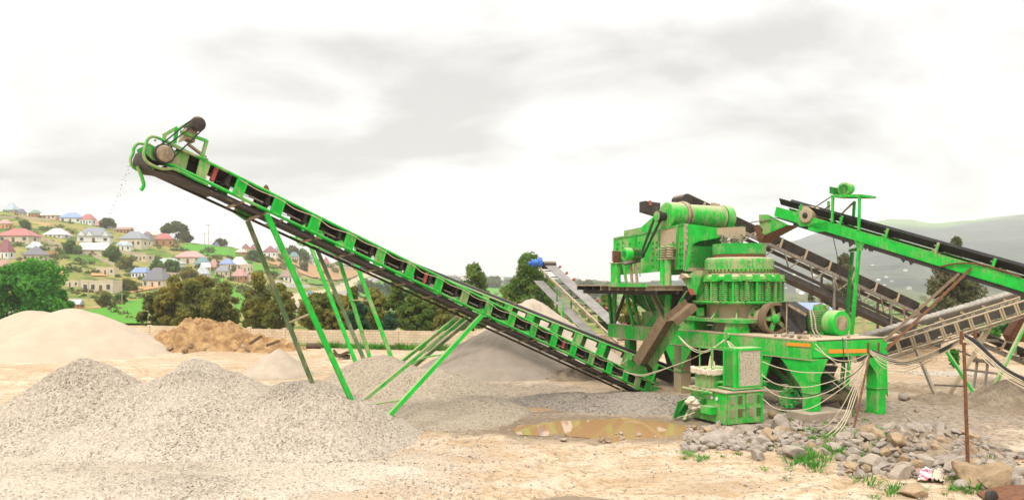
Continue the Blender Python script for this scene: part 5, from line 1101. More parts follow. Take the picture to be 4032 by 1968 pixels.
# ------------------------------------------------------------------ trees
def leafmat(name, c1, c2, c3, sc=.5):
    t = NT(name); g = t.n('ShaderNodeNewGeometry'); p = t.world()
    c = t.mix(t.ramp(g.outputs['Random Per Island'], [(.05,0),(.95,1)]), c1, c2); c = t.mix(t.ramp(t.noise(p, sc, 3, .6), [(.45,0),(.66,1)]), c, c3)
    t.set(c, .6, .25); tr = t.n('ShaderNodeBsdfTranslucent'); t.val(tr.inputs[0], c); ms = t.n('ShaderNodeMixShader'); ms.inputs[0].default_value = .45
    t.l(t.b.outputs[0], ms.inputs[1]); t.l(tr.outputs[0], ms.inputs[2]); t.l(ms.outputs[0], t.out.inputs[0]); return t.m
LM = {'olive': leafmat('olive_leaves', (.12,.145,.028), (.20,.215,.05), (.32,.29,.055)), 'bright': leafmat('bright_green_leaves', (.035,.17,.014), (.07,.29,.025), (.12,.38,.035)), 'deep': leafmat('deep_green_leaves', (.06,.13,.022), (.12,.22,.04), (.20,.28,.045)),
      'glossy': leafmat('grey_green_leaves', (.03,.095,.045), (.06,.16,.075), (.02,.06,.02)), 'dry': leafmat('dry_green_leaves', (.085,.10,.032), (.15,.155,.06), (.21,.185,.085)), 'rusty': leafmat('rust_tinged_leaves', (.13,.14,.026), (.23,.215,.04), (.36,.28,.045))}
LM['scrub'] = leafmat('mixed_scrub_leaves', (.06,.105,.018), (.12,.175,.03), (.18,.16,.04), .06)
M['bark'] = plain('tree_bark', (.14,.095,.06), (.07,.05,.035), 6, .95, .1, .6)
def leaves(cl, n, size, aspect=1.8, seed=0):
    """cl: list of (centre, radius xyz); n quads spread through the clumps"""
    r = np.random.default_rng(seed); cl_c = np.array([c for c,_ in cl]); cl_r = np.array([q for _,q in cl]); w = np.prod(cl_r, 1)**.6; w /= w.sum()
    k = r.choice(len(cl), n, p=w); d = r.normal(size=(n,3)); d /= np.linalg.norm(d, axis=1)[:,None]; rad = r.random(n)**.45
    c = cl_c[k]+d*rad[:,None]*cl_r[k]
    nrm = d+r.normal(size=(n,3))*.7; nrm /= np.linalg.norm(nrm, axis=1)[:,None]
    a = np.cross(nrm, r.normal(size=(n,3))); a /= np.linalg.norm(a, axis=1)[:,None]; b = np.cross(nrm, a)
    s = size*(.6+.8*r.random(n))[:,None]; a = a*s*.5*aspect; b = b*s*.5
    v = np.stack([c-a, c-b*.9+a*.1, c+a, c+b*.9+a*.1], 1).reshape(-1,3); f = np.arange(n*4).reshape(-1,4); return v, f
def crown_clumps(base, h, w, shape, seed, nc):
    r = random.Random(seed); out = []
    for i in range(nc):
        f = r.random()
        if shape == 'cone': z = .12+.88*f; rr = (1-z)**.75*1.05+.08
        elif shape == 'column': z = .10+.9*f; rr = math.sin(min(1,(z+.06)*1.0)*PI)**.45*.85+.12
        elif shape == 'umbrella': z = .62+.36*f; rr = math.sqrt(max(.05,1-((z-.70)/.32)**2))
        else: z = .10+.88*f; rr = math.sqrt(max(.04, 1-((z-.50)/.52)**2))
        a = r.uniform(0,2*PI); q = math.sqrt(r.random())*rr*w/2*.92
        cr_ = w*(.17 if shape != 'cone' else .14)*r.uniform(.6,1.25)
        out.append((base+V((q*math.cos(a), q*math.sin(a), z*h)), (cr_, cr_, cr_*r.uniform(.6,.95))))
    return out
def tree(name, label, x, ytop, wpx, Y, shape, lm, n=3500, lsize=.2, nc=40, trunk=.25, seed=0, base=None, group=None, cat='tree', h=None):
    if base is None: X_ = (x-CX)/F*Y; base = V((X_, Y, tz(X_, Y)))
    Y = base.y; top = E-(ytop-HY)*Y/F; h = (top-base.z) if h is None else h; w = wpx*Y/F
    th = thing(name, label, cat, base, group); nc = int(nc+min(60, max(0, h/w-1)*16)); cl = crown_clumps(base, h, w, shape, seed, nc)
    v, f = leaves([(tuple(c), q) for c, q in cl], n, lsize, seed=seed)
    meshobj('crown', v, f, LM[lm], False, th, base)
    m = MB(); r = random.Random(seed+5); tr = max(.03, trunk*h*.09); zt = h*(.72 if shape != 'umbrella' else .62)
    pts = [base+V((0,0,-.3)), base+V((r.uniform(-.05,.05)*w, r.uniform(-.05,.05)*w, zt*.5)), base+V((r.uniform(-.07,.07)*w, 0, zt))]
    m.tube(pts[0], pts[1], tr, 7, tr*.7).tube(pts[1], pts[2], tr*.7, 7, tr*.3)
    for c, q in cl[::max(1, len(cl)//9)]:
        f_ = r.uniform(.25,.9); m.tube(pts[0]+(pts[2]-pts[0])*f_, c, tr*.32, 5, tr*.12)
    m.build('trunk', M['bark'], th); return th
GW = 'trees standing along the yard wall'
T = lambda *a, **k: tree(*a, **k)
T('broad_tree', 'broad bright green domed tree at the left edge below the houses', 105, 1048, 300, 100, 'dome', 'bright', n=15000, lsize=.34, nc=75, seed=1)
T('leafy_bush', 'bright green bush low beside the domed tree at left', 235, 1150, 90, 104, 'dome', 'bright', n=2600, lsize=.3, nc=16, seed=2)
spec = [('olive_tree', 'dark olive tree, leftmost of the dense clump in front of the slate roofed house', 615, 1150, 105, 80, 'dome', 'olive', 4200),
 ('olive_tree', 'tall olive tree with a yellowish top in the left clump', 690, 1098, 130, 78, 'column', 'rusty', 5200),
 ('olive_tree', 'dark bushy tree in the middle of the left clump', 760, 1112, 130, 76, 'dome', 'olive', 5200),
 ('olive_tree', 'yellow green tree leaning over the soil heap', 800, 1098, 110, 82, 'column', 'rusty', 4200),
 ('olive_tree', 'dark green tree at the right end of the left clump', 868, 1125, 130, 75, 'dome', 'olive', 5200),
 ('slender_tree', 'tall dark tree with a visible pale trunk left of the green trestle', 1010, 1082, 110, 72, 'column', 'olive', 4800),
 ('slender_tree', 'shorter dark tree between the two front trestle legs', 1105, 1128, 100, 71, 'column', 'olive', 4200),
 ('olive_tree', 'rounded olive tree just right of the front trestle leg', 1265, 1160, 140, 70, 'dome', 'olive', 5200),
 ('olive_tree', 'olive tree behind the second trestle leg', 1340, 1165, 90, 69, 'dome', 'rusty', 3600),
 ('glossy_shrub', 'grey green glossy leaved shrub against the wall between the thin rear legs', 1410, 1205, 80, 62, 'dome', 'glossy', 2600),
 ('olive_tree', 'tall olive tree rising above the pair of thin rear legs', 1395, 1132, 75, 72, 'cone', 'olive', 3200),
 ('olive_tree', 'dark tree right of the thin rear legs', 1470, 1148, 100, 70, 'column', 'olive', 4200),
 ('pointed_tree', 'pointed dark green tree in the middle of the wall planting', 1560, 1112, 105, 70, 'cone', 'deep', 4600),
 ('glossy_shrub', 'second grey green shrub by the wall under the pointed tree', 1530, 1235, 50, 61, 'dome', 'glossy', 1600),
 ('dense_tree', 'dense green tree left of the slanting rear V legs', 1625, 1148, 95, 68, 'dome', 'deep', 4200),
 ('dense_tree', 'dense green tree behind the upper ends of the V legs', 1690, 1165, 100, 67, 'dome', 'deep', 4200),
 ('dense_tree', 'dense dark tree tucked under the long conveyor right of the V legs', 1768, 1190, 110, 66, 'dome', 'olive', 4200),
 ('pointed_tree', 'light green tree with a double top just above the conveyor', 1862, 1050, 118, 90, 'column', 'deep', 6500),
 ('broad_tree', 'large dark green tree with a pointed top behind the pale stone dust pile', 2078, 1020, 215, 72, 'cone', 'deep', 11000),
 ('broad_tree', 'lower right half of the dark green mass below the blue conveyor motor', 2130, 1120, 130, 71, 'dome', 'deep', 5500),
 ('broad_tree', 'bushy green shoulder on the left of the large pointed tree', 2020, 1130, 120, 73, 'dome', 'deep', 5500),
 ('dense_tree', 'green bush to the right of the grey conveyor belt', 2395, 1165, 85, 68, 'dome', 'deep', 3200),
 ('dense_tree', 'dark bush behind the legs of the steel platform', 2480, 1190, 95, 64, 'dome', 'olive', 3000),
 ('loose_tree', 'tall loose eucalyptus behind the feed conveyor at right', 3755, 1015, 190, 75, 'column', 'dry', 8500),
 ('slim_tree', 'slim pale tree top rising above the green feed conveyor', 3765, 938, 110, 78, 'cone', 'dry', 5200),
 ('loose_tree', 'hazy slim tree behind the dark conveyor near the support leg', 3325, 1005, 120, 110, 'cone', 'dry', 5600),
 ('loose_tree', 'dusty bushy tree behind the main motor', 3275, 1130, 130, 85, 'dome', 'dry', 3600),
 ('loose_tree', 'dusty tree between the crusher and the main motor, far back', 3195, 1135, 50, 160, 'cone', 'dry', 1500),
 ('leafy_bush', 'green bush in front of the block wall at right', 3757, 1372, 34, 41, 'dome', 'bright', 900),
 ('leafy_bush', 'green bush by the pale conveyor at the right edge', 3900, 1285, 60, 60, 'dome', 'bright', 1500),
 ('leafy_bush', 'bright green hedge near the right edge behind the pale conveyor', 3985, 1262, 150, 75, 'dome', 'bright', 3000)]
for i, (nm, lb, x, yt, w, Y, sh, lm, n) in enumerate(spec):
    T(nm, lb, x, yt, w*(1.18 if x < 2500 else 1), Y, sh, lm, n=int(n*1.7), lsize=.0033*Y*(.8 if 'shrub' not in nm else 1.1), nc=max(24, int(w*.42)), seed=20+i, group=GW if 600 < x < 2500 else None)
hb_ = [('umbrella_tree', 'dark umbrella shaped tree on the skyline beside the brick house', 690, 948, 884, 85, 'umbrella', 'dry', 2600), ('dense_tree', 'dark rounded tree leaning against the umbrella tree on the skyline', 728, 955, 915, 50, 'dome', 'dry', 1500),
 ('small_tree', 'dark round tree on the skyline right of the red roofed houses', 425, 893, 866, 45, 'dome', 'dry', 1200), ('small_tree', 'round dark tree beside the long white shed', 443, 1030, 978, 62, 'dome', 'deep', 1700),
 ('small_tree', 'tall dark tree among the gardens above the red roofed house', 98, 908, 872, 36, 'column', 'deep', 1200), ('small_tree', 'dark tree below the white house at left of the sheds', 285, 1000, 955, 55, 'dome', 'deep', 1500),
 ('small_tree', 'dark tree in front of the pale green roof, left one', 620, 1068, 1030, 48, 'dome', 'deep', 1200), ('small_tree', 'dark tree in front of the pale green roof, right one', 675, 1070, 1030, 55, 'dome', 'deep', 1400),
 ('small_tree', 'olive tree by the track under the flat concrete houses', 495, 1058, 1018, 62, 'dome', 'olive', 1400), ('small_tree', 'round tree on the slope right of the maroon roofed house', 1003, 1030, 995, 45, 'dome', 'deep', 1300),
 ('small_tree', 'lone round tree on the ploughed field', 1196, 1068, 1036, 30, 'dome', 'dry', 900), ('small_tree', 'dark tree right of the teal roofed house behind the legs', 1195, 1030, 980, 38, 'column', 'deep', 1200),
 ('small_tree', 'dark trees on the ridge behind the teal roof', 1160, 1000, 980, 55, 'dome', 'dry', 1200), ('small_tree', 'bush under the blue roofed house', 510, 1150, 1105, 60, 'dome', 'olive', 1400),
 ('small_tree', 'tall bush beside the grey pointed house', 745, 1112, 1055, 60, 'column', 'rusty', 1500), ('small_tree', 'dark shrub left of the yellow trees by the pale flat roofed house', 420, 1215, 1155, 60, 'dome', 'olive', 1400),
 ('small_tree', 'bush below the flat roofed cream house', 480, 1195, 1150, 55, 'dome', 'deep', 1200), ('small_tree', 'pale tree at the road bend', 1440, 1160, 1115, 75, 'dome', 'dry', 1500),
 ('small_tree', 'green scrub right of the road, left bush', 1520, 1165, 1118, 75, 'dome', 'glossy', 1600), ('small_tree', 'grey green scrub in the valley right of the light green tree', 1945, 1135, 1098, 70, 'dome', 'dry', 1600),
 ('small_tree', 'dusty scrub on the slope beside the grey conveyor', 2310, 1180, 1115, 110, 'dome', 'dry', 2200), ('small_tree', 'dusty scrub left of the steel platform', 2420, 1150, 1118, 90, 'dome', 'dry', 1700), ('small_tree', 'dark shrub above the salmon roofed houses', 870, 955, 945, 45, 'dome', 'dry', 800)]
for i, (nm, lb, x, yb, yt, w, sh, lm, n) in enumerate(hb_):
    b = on_hill(x, yb); tree(nm, lb, x, yt, w, b.y, sh, lm, n=n, lsize=.0038*b.y, nc=16, seed=90+i, base=b)
# scattered scrub over the slope
rs = random.Random(21); cl = []
for k in range(2100):
    x = rs.uniform(-150,2600); y = rs.uniform(float(lerp(SKY_T, x))+6, 1275); v_ = noise.noise((x*.012, y*.03, 2))
    if v_ < -.05: continue
    if (x < 1450 and 1085 < y < 1240 and 1120 < x): continue
    b = on_hill(x, y); r = b.y*rs.uniform(.002,.0055)
    cl.append(((b.x,b.y,b.z+r*.4),(r*rs.uniform(1,1.8),r*1.2,r*rs.uniform(.7,1.1))))
v, f = leaves(cl, 120000, .62, seed=5)
tag(meshobj('hillside_scrub', v, f, LM['scrub'], False), 'olive scrub scattered over the hillside between the houses', 'scrub', kind='stuff')
cl = []
for k in range(420):
    x = rs.uniform(2650,4150); y = rs.uniform(1172,1262); b = on_hill(x, y); r = b.y*rs.uniform(.002,.004); cl.append(((b.x,b.y,b.z+r*.4),(r*1.6,r*1.2,r)))
v, f = leaves(cl, 16000, .8, seed=6); tag(meshobj('valley_scrub', v, f, LM['dry'], False), 'green scrub and hedges across the valley floor behind the plant', 'scrub', kind='stuff')
# ------------------------------------------------------------------ houses
def wallmat(n, c): return plain(n, c, tuple(x*.86 for x in c), .6, .9, .15, 0)
WM = {'white': wallmat('white_render', (.72,.70,.66)), 'cream': wallmat('cream_render', (.62,.52,.38)), 'beige': wallmat('raw_block_render', (.50,.41,.29)), 'brick': wallmat('orange_brick', (.42,.22,.11)), 'orange': wallmat('orange_render', (.60,.32,.15)), 'grey': wallmat('grey_render', (.50,.52,.55))}
def roofmat(n, c):
    t = NT(n); p = t.world(); f = t.noise(p, .5, 4, .6); g = t.n('ShaderNodeTexCoord'); w = t.n('ShaderNodeTexWave', wave_type='BANDS', bands_direction='X'); t.l(g.outputs['Object'], w.inputs[0]); w.inputs['Scale'].default_value = 1.3
    c = tuple(x*.78+.22*(.30*c[0]+.59*c[1]+.11*c[2]+.10) for x in c); cc = t.mix(t.ramp(f, [(.4,0),(.68,1)]), c, tuple(min(1,x*.72+.06) for x in c)); cc = t.mix(t.math('MULTIPLY', t.ramp(t.noise(p, 1.7, 5, .7), [(.52,0),(.64,1)]), .55), cc, (.26,.17,.11)); t.bump(w.outputs[1], .3, .05); return t.set(cc, .55, .3)
RM = {k: roofmat(k+'_roof_sheet', c) for k, c in {'lightblue':(.34,.45,.52),'navy':(.09,.09,.16),'green':(.10,.24,.17),'white':(.72,.70,.66),'red':(.44,.075,.065),'blue':(.16,.27,.62),'pink':(.58,.22,.20),'maroon':(.26,.035,.05),'grey':(.20,.22,.26),'slate':(.12,.12,.15),'palegrey':(.42,.45,.50),'palegreen':(.34,.46,.38),'teal':(.08,.22,.22),'salmon':(.50,.20,.16),'brown':(.30,.16,.10),'cream':(.62,.52,.40)}.items()}
M['pane'] = plain('dark_window_glass', (.03,.035,.045), (.06,.06,.07), 3, .25, .5, 0); M['door'] = plain('brown_door', (.14,.07,.04), None, 5, .7)
def house(label, zx0, zx1, ztop, zeave, zbase, roof, wall, kind='hip', zone=1, yaw=None, nwin=3, seed=0):
    sc, ox, oy = ((.3978,0,740) if zone == 1 else (.4296,640,800))
    x0, x1, yt, ye, yb = ox+zx0*sc, ox+zx1*sc, oy+ztop*sc, oy+zeave*sc, oy+zbase*sc
    b = on_hill((x0+x1)/2, yb); Y = b.y; k = Y/F; r = random.Random(seed); a = r.uniform(-.35,.35) if yaw is None else yaw
    tot = (x1-x0)*k; w = tot/(abs(math.cos(a))+.62*abs(math.sin(a)))*.92; d = w*.62 if kind != 'shed' else w*.4; hw = max((yb-ye)*k, .8); hr = max((ye-yt)*k, .1)
    face = math.atan2(-b.x, b.y)*1.0; th = thing('house', label, 'house', b); th.rotation_euler = (0,0,a+0*face); th['_o'] = (0,0,0)
    def part(nm, m, mat, par=None):
        o = bpy.data.objects.new(nm, m.mesh(nm, mat)); COL.objects.link(o); o.parent = par or th; return o
    m = MB(); m.box((0,d/2,hw/2-1), (w/2,0,0), (0,d/2,0), (0,0,hw/2+1)); wl2 = part('wall', m, WM[wall])
    ov = w*.04
    if kind == 'flat':
        m = MB(); m.box((0,d/2,hw+hr/2), (w/2+.05,0,0), (0,d/2+.05,0), (0,0,hr/2)); part('parapet', m, WM[wall])
    else:
        m = MB(); X0,X1,Y0,Y1 = -w/2-ov, w/2+ov, -ov, d+ov; ins = {'hip': min(d*.55, w*.42), 'pyramid': w/2+ov-.01, 'shed': d*.3, 'gable': 0., 'gables': d*.5}[kind]
        A_,B_ = (X0+ins,d/2,hw+hr), (X1-ins,d/2,hw+hr)
        vv = [(X0,Y0,hw),(X1,Y0,hw),(X1,Y1,hw),(X0,Y1,hw),A_,B_,(X0,Y0,hw-.12),(X1,Y0,hw-.12),(X1,Y1,hw-.12),(X0,Y1,hw-.12)]
        m.add(vv, [(0,1,5,4),(1,2,5),(2,3,4,5),(3,0,4),(0,6,7,1),(1,7,8,2),(2,8,9,3),(3,9,6,0),(6,9,8,7)])
        rf = part('roof', m, RM[roof])
        if kind == 'gables':
            for gx in (-.36,-.12,.36):
                m = MB(); ww = w*.12; cx_ = gx*w; hh = hw+hr*.55; m.add([(cx_-ww,-ov-.02,hw-.1),(cx_+ww,-ov-.02,hw-.1),(cx_,-ov-.02,hh)], [(0,1,2)]); part('gable_front', m, WM['white'])
                m = MB(); m.add([(cx_-ww*1.15,-ov-.1,hw-.05),(cx_,-ov-.1,hh+.12),(cx_,d*.5,hh+.12),(cx_-ww*1.15,d*.5,hw-.05),(cx_+ww*1.15,-ov-.1,hw-.05),(cx_+ww*1.15,d*.5,hw-.05)], [(0,1,2,3),(1,4,5,2)]); part('gable_roof', m, RM[roof])
    wh = min(1.3, hw*.45)
    for i in range(nwin):
        fx = (-.36+.72*i/max(1,nwin-1))*w; isd = (i == nwin//2 and nwin > 2)
        m = MB(); ww = min(.75, w*.055)
        if isd: m.box((fx,-.02,hw*.36), (ww*.8,0,0), (0,.03,0), (0,0,hw*.36)); part('door', m, M['door'])
        else:
            m.box((fx,-.02,hw*.55), (ww,0,0), (0,.03,0), (0,0,wh/2)); wo_ = part('window', m, M['pane'])
            m = MB(); m.box((fx,-.06,hw*.55-wh/2-.08), (ww*1.15,0,0), (0,.05,0), (0,0,.07)); part('sill', m, WM[wall], wo_)
    m = MB(); m.box(((w/2+.02)*(1 if a < 0 else -1),d*.5,hw*.55), (.03,0,0), (0,min(.8,d*.1),0), (0,0,wh/2)); part('window', m, M['pane'])
    return th
HL = [('pale blue roofed house at the top left corner of the hill',0,155,105,180,215,'lightblue','beige','hip',1),('small dark purple roofed house beside the pale blue one at top left',158,255,165,205,232,'navy','beige','hip',1),
('green roofed low house on the left skyline',262,388,210,245,290,'green','brick','hip',1),('long cream roofed house on the left skyline',345,580,200,258,302,'white','cream','hip',1),('red roof peeking up behind the sky blue roof',545,650,215,252,266,'red','cream','hip',1),
('sky blue roofed white house on the left skyline',580,810,238,292,346,'blue','white','hip',1),('tall red roofed white house right of the sky blue roof',772,920,250,305,366,'red','white','hip',1),('small pink roofed annex right of the tall red roof',915,1000,320,365,384,'salmon','brick','hip',1),
('tiny white shed under the round skyline tree',1055,1130,358,378,405,'white','white','gable',1),('brown gabled brick house on the skyline',1140,1292,385,410,458,'brown','brick','gable',1),('orange walled house with a pink roof at the left edge',-30,90,310,350,415,'pink','orange','hip',1),
('long red roofed house with white walls at the left edge',-40,300,395,470,542,'red','cream','hip',1),('white roofed white bungalow in the middle of the left slope',400,640,395,460,497,'white','white','hip',1),('little red walled hut beside the white bungalow',615,692,425,445,486,'red','brick','shed',1),
('large white house with three grey front gables',745,1105,385,472,552,'grey','white','gables',1),('cream house with a broad steel grey hipped roof',1165,1420,425,500,600,'grey','cream','hip',1),('dark grey roofed house half behind the broad grey roof',1382,1500,440,525,575,'slate','cream','hip',1),
('small red roof behind, above the brick house row',1395,1486,430,465,478,'red','brick','hip',1),('small cream roof between two red roofs on the skyline',1485,1572,425,465,488,'cream','cream','hip',1),('red roofed brick house left of the umbrella tree',1515,1722,445,505,580,'red','brick','hip',1),
('maroon roofed white house cut by the left edge',-60,105,505,630,702,'maroon','white','hip',1),('coral roof low at the left edge above the green tree',-40,92,712,775,802,'salmon','cream','hip',1),('pale grey blue roof behind the dark grey pyramid roof',250,430,528,592,612,'palegrey','cream','hip',1),
('beige house with a dark grey pyramid roof at left',210,445,570,660,722,'slate','beige','pyramid',1),('orange flat roofed box house beside the pyramid roof',432,545,626,634,690,'orange','orange','flat',1),('long low shed with a bright white roof',735,1090,540,610,667,'white','cream','shed',1),
('white cottage with a pale blue gabled roof',1130,1295,525,570,622,'lightblue','white','gables',1),('unfinished flat roofed house in two blocks on the slope',1260,1482,658,668,716,'cream','cream','flat',1),('white walled house with a long pale green roof',1490,1780,690,745,796,'palegreen','white','hip',1),
('long pink roofed house right of the pale green roof',1720,1995,620,682,746,'pink','cream','hip',1),('white house with a bright blue roof behind the slate pyramid',1255,1482,785,836,892,'blue','white','shed',1),('cream house with a tall slate pyramid roof above the olive trees',1360,1655,785,910,987,'slate','cream','hip',1),
('small unfinished flat roofed house on the red earth',945,1135,786,796,856,'cream','cream','flat',1),('cream two level flat roofed house in the lower left of the slope',785,1130,912,930,1038,'cream','cream','flat',1),('long low cream block left of the two level house',600,782,912,920,980,'cream','cream','flat',1),('grey roofed brick hut by the green tree',655,800,1100,1148,1192,'palegrey','brick','gable',1),
('teal roofed house above the grey pointed house',280,432,490,552,592,'teal','white','hip',2),('pointed pale blue roofed house above the yellow trees',285,422,560,645,702,'palegrey','grey','pyramid',2),('sky blue roofed house in the middle cluster',500,645,505,556,606,'blue','cream','hip',2),('cream white steep roofed house in the middle cluster',610,760,490,560,606,'white','cream','hip',2),
('flat white annex in front of the steep white roof',700,812,556,575,642,'white','cream','flat',2),('small grey roofed cream house in the middle cluster',475,606,570,622,672,'grey','cream','hip',2),('salmon roofed brick house in front of the middle cluster',605,762,600,666,712,'salmon','brick','hip',2),('dusky brown roof beside the salmon roof',755,882,630,690,712,'brown','cream','hip',2),
('salmon roof half behind the teal roofed house',405,506,520,590,602,'salmon','brick','hip',2),('white shed roof right of the teal roof',340,446,545,586,622,'white','cream','shed',2),('round cream roofed hut alone on the green field',655,762,420,446,478,'cream','brick','hip',2),('small maroon roof, leftmost of the three on the skyline',725,792,365,405,432,'maroon','cream','pyramid',2),
('maroon roofed white house in the middle of the skyline trio',778,876,375,420,462,'maroon','white','hip',2),('largest maroon pyramid roof with white walls on the skyline',915,1042,385,446,502,'maroon','white','pyramid',2),('small grey roof right of the largest maroon roof',1015,1092,385,415,442,'grey','cream','hip',2),('teal roofed cream house seen between the front trestle legs',1150,1262,445,490,542,'teal','cream','hip',2),
('grey roofed white house seen left of the second trestle',1318,1402,455,510,562,'grey','white','pyramid',2),('dark red roof seen right of the second trestle',1455,1542,485,550,582,'red','cream','pyramid',2),('long warehouse with a dark roof above the road',1045,1262,610,670,724,'brown','white','shed',2),('navy roofed house far on the ridge left of the trestle',455,532,350,388,402,'navy','cream','pyramid',2),('second smaller navy roof far on the ridge',525,586,368,392,402,'navy','cream','pyramid',2)]
for i, a in enumerate(HL): house(*a[:9], zone=a[9], seed=i+1, nwin=3 if i % 3 else 4)
def lowwall(label, pts, hpx, mat='beige'):
    P_ = [on_hill(x, y) for x, y in pts]; m = MB()
    for p, q in zip(P_[:-1], P_[1:]):
        h = hpx*p.y/F; d_ = (q-p).normalized(); n = V((-d_.y, d_.x, 0)).normalized()*.1
        m.box8([p-n-UP*1.2, q-n-UP*1.2, q+n-UP*1.2, p+n-UP*1.2, p-n+UP*h, q-n+UP*h, q+n+UP*h, p+n+UP*h])
    tag(m.build('boundary_wall', WM[mat]), label, 'wall')
lowwall('long beige compound wall under the skyline houses at left', [(-60,866),(90,868),(200,878)], 17)
lowwall('beige compound wall stepping down beside the long red roof', [(118,940),(170,952),(215,972),(258,988)], 18)
lowwall('beige compound wall right of the pale pyramid roofed house', [(165,984),(258,986)], 16)
lowwall('beige compound wall below the white cottage', [(448,992),(510,1004),(575,1010)], 15)
lowwall('low wall running down the slope left of the round tree', [(352,1005),(410,1030),(450,1046)], 10)
lowwall('beige wall below the house with the tall slate roof', [(640,1080),(725,1084)], 10)
lowwall('white compound wall in front of the long warehouse', [(1085,1118),(1140,1132),(1220,1134)], 16, 'white')
lowwall('pale retaining wall right of the dark red roof', [(1262,1042),(1330,1058),(1382,1062)], 12, 'cream')
lowwall('white wall piece at the left edge behind the sand heap', [(-80,1252),(30,1252),(210,1256)], 26, 'white')
# far town on the ridge and villages in the valley
def speck(kind):
    m = MB(); m.box((0,0,.3), (3.2,0,0), (0,2.4,0), (0,0,1.7)); b = m.mesh('wall', WM[kind[1]])
    m = MB(); m.add([(-3.6,-2.8,2),(3.6,-2.8,2),(3.6,2.8,2),(-3.6,2.8,2),(-1.2,0,3.9),(1.2,0,3.9)], [(0,1,5,4),(1,2,5),(2,3,4,5),(3,0,4),(0,3,2,1)]); return b, m.mesh('roof', RM[kind[0]])
SK = [speck(k) for k in (('white','white'),('cream','cream'),('brown','cream'),('grey','white'),('salmon','brick'))]
def specks(n, xr, yr, kinds, label, group, s, seed):
    r = random.Random(seed)
    for i in range(n):
        x = r.uniform(*xr); y = float(lerp(SKY_T, x))+r.uniform(*yr) if yr[1] < 300 else r.uniform(*yr)
        b = on_hill(x, y); k = r.choice(kinds); th = thing('house', label(k), 'house', b, group); sc = .68*s*b.y/1000*r.uniform(.7,1.25); th.scale = (sc,sc,sc); th.rotation_euler = (0,0,r.uniform(-.5,.5))
        for nm, me in zip(('wall','roof'), SK[k]): o = bpy.data.objects.new(nm, me); COL.objects.link(o); o.parent = th
specks(34, (1690,2010), (3,26), [0,1,1,2,4], lambda k: ['tiny white roofed house in the hazy town on the ridge','tiny cream house in the hazy town on the ridge','tiny brown roofed house in the hazy town on the ridge','','tiny salmon roofed house in the hazy town on the ridge'][k], 'houses of the far town on the ridge', 1.1, 41)
specks(14, (2200,2420), (1,14), [1,2,4], lambda k: ['','tiny cream house far behind the grey conveyor','tiny brown roofed house far behind the grey conveyor','','tiny salmon roofed house far behind the grey conveyor'][k], 'houses far behind the grey conveyor', 1., 42)
specks(60, (3060,3420), (1085,1190), [0,0,3], lambda k: ['tiny white roofed house in the hazy valley behind the crusher','','','tiny grey roofed house in the hazy valley behind the crusher'][k], 'village houses in the valley behind the crusher', 1.2, 43)
specks(34, (3420,4000), (1030,1185), [0,0,3], lambda k: ['tiny white roofed house scattered on the hazy far slope at right','','','tiny grey roofed house scattered on the hazy far slope at right'][k], 'village houses on the far slope', 1.2, 44)
# shed with a blue roof behind the machine, open timber frame
b = W(3130,1300,62); sh = thing('open_shed', 'blue roofed shed far behind the flywheel', 'shed', (b.x,b.y,0))
m = MB(); m.box((b.x,b.y,2.6), (2.9,0,0), (0,1.6,.35), (0,-.02,.06)); m.build('roof', RM['blue'], sh)
for dx in (-2.6,2.6): MB().bar((b.x+dx,b.y-1.3,0), (b.x+dx,b.y-1.3,2.3), .15).build('post', M['grey'], sh)
fb_ = W(3430,1320,52); sh = thing('unfinished_shed', 'dusty unfinished post frame behind the support leg of the feed conveyor', 'shed', (fb_.x,fb_.y,0))
for dx in (-1.9,-.5,.9,2.4): MB().bar((fb_.x+dx,fb_.y,-.1), (fb_.x+dx,fb_.y,2.8), .16).build('post', M['beige'], sh)
MB().bar((fb_.x-2.2,fb_.y,2.85), (fb_.x+2.6,fb_.y,2.85), .14).bar((fb_.x-.5,fb_.y-.1,1.3), (fb_.x+2.4,fb_.y-.1,1.15), .10).build('beam', M['beige'], sh)
# poles and masts on the hill
def mast(label, x, yt, yb, r=.1, nm='utility_pole', ca='pole'):
    b = on_hill(x, yb); h = (yb-yt)*b.y/F; th = thing(nm, label, ca, b); MB().tube(b-UP*.5, b+UP*h, r*b.y/150, 6, r*.7*b.y/150).build('pole', M['beige'], th)
    MB().bar(b+UP*h*.93-V((.6*b.y/150,0,0)), b+UP*h*.93+V((.6*b.y/150,0,0)), .08*b.y/150).build('crossarm', M['beige'], th)
mast('pale utility pole by the flat roofed cream house', 348, 1105, 1190); mast('pale utility pole left of the olive clump', 480, 1150, 1245); mast('pale pole on the green skyline field', 701, 940, 975, .07)
mast('thin radio mast on the ridge, left one', 805, 915, 962, .06, 'radio_mast', 'mast'); mast('thin tall radio mast on the ridge, right one', 821, 880, 965, .06, 'radio_mast', 'mast'); mast('faint radio mast on the far hill, left one', 3466, 832, 866, .04, 'radio_mast', 'mast'); mast('faint radio mast on the far hill, right one', 3492, 825, 864, .04, 'radio_mast', 'mast')
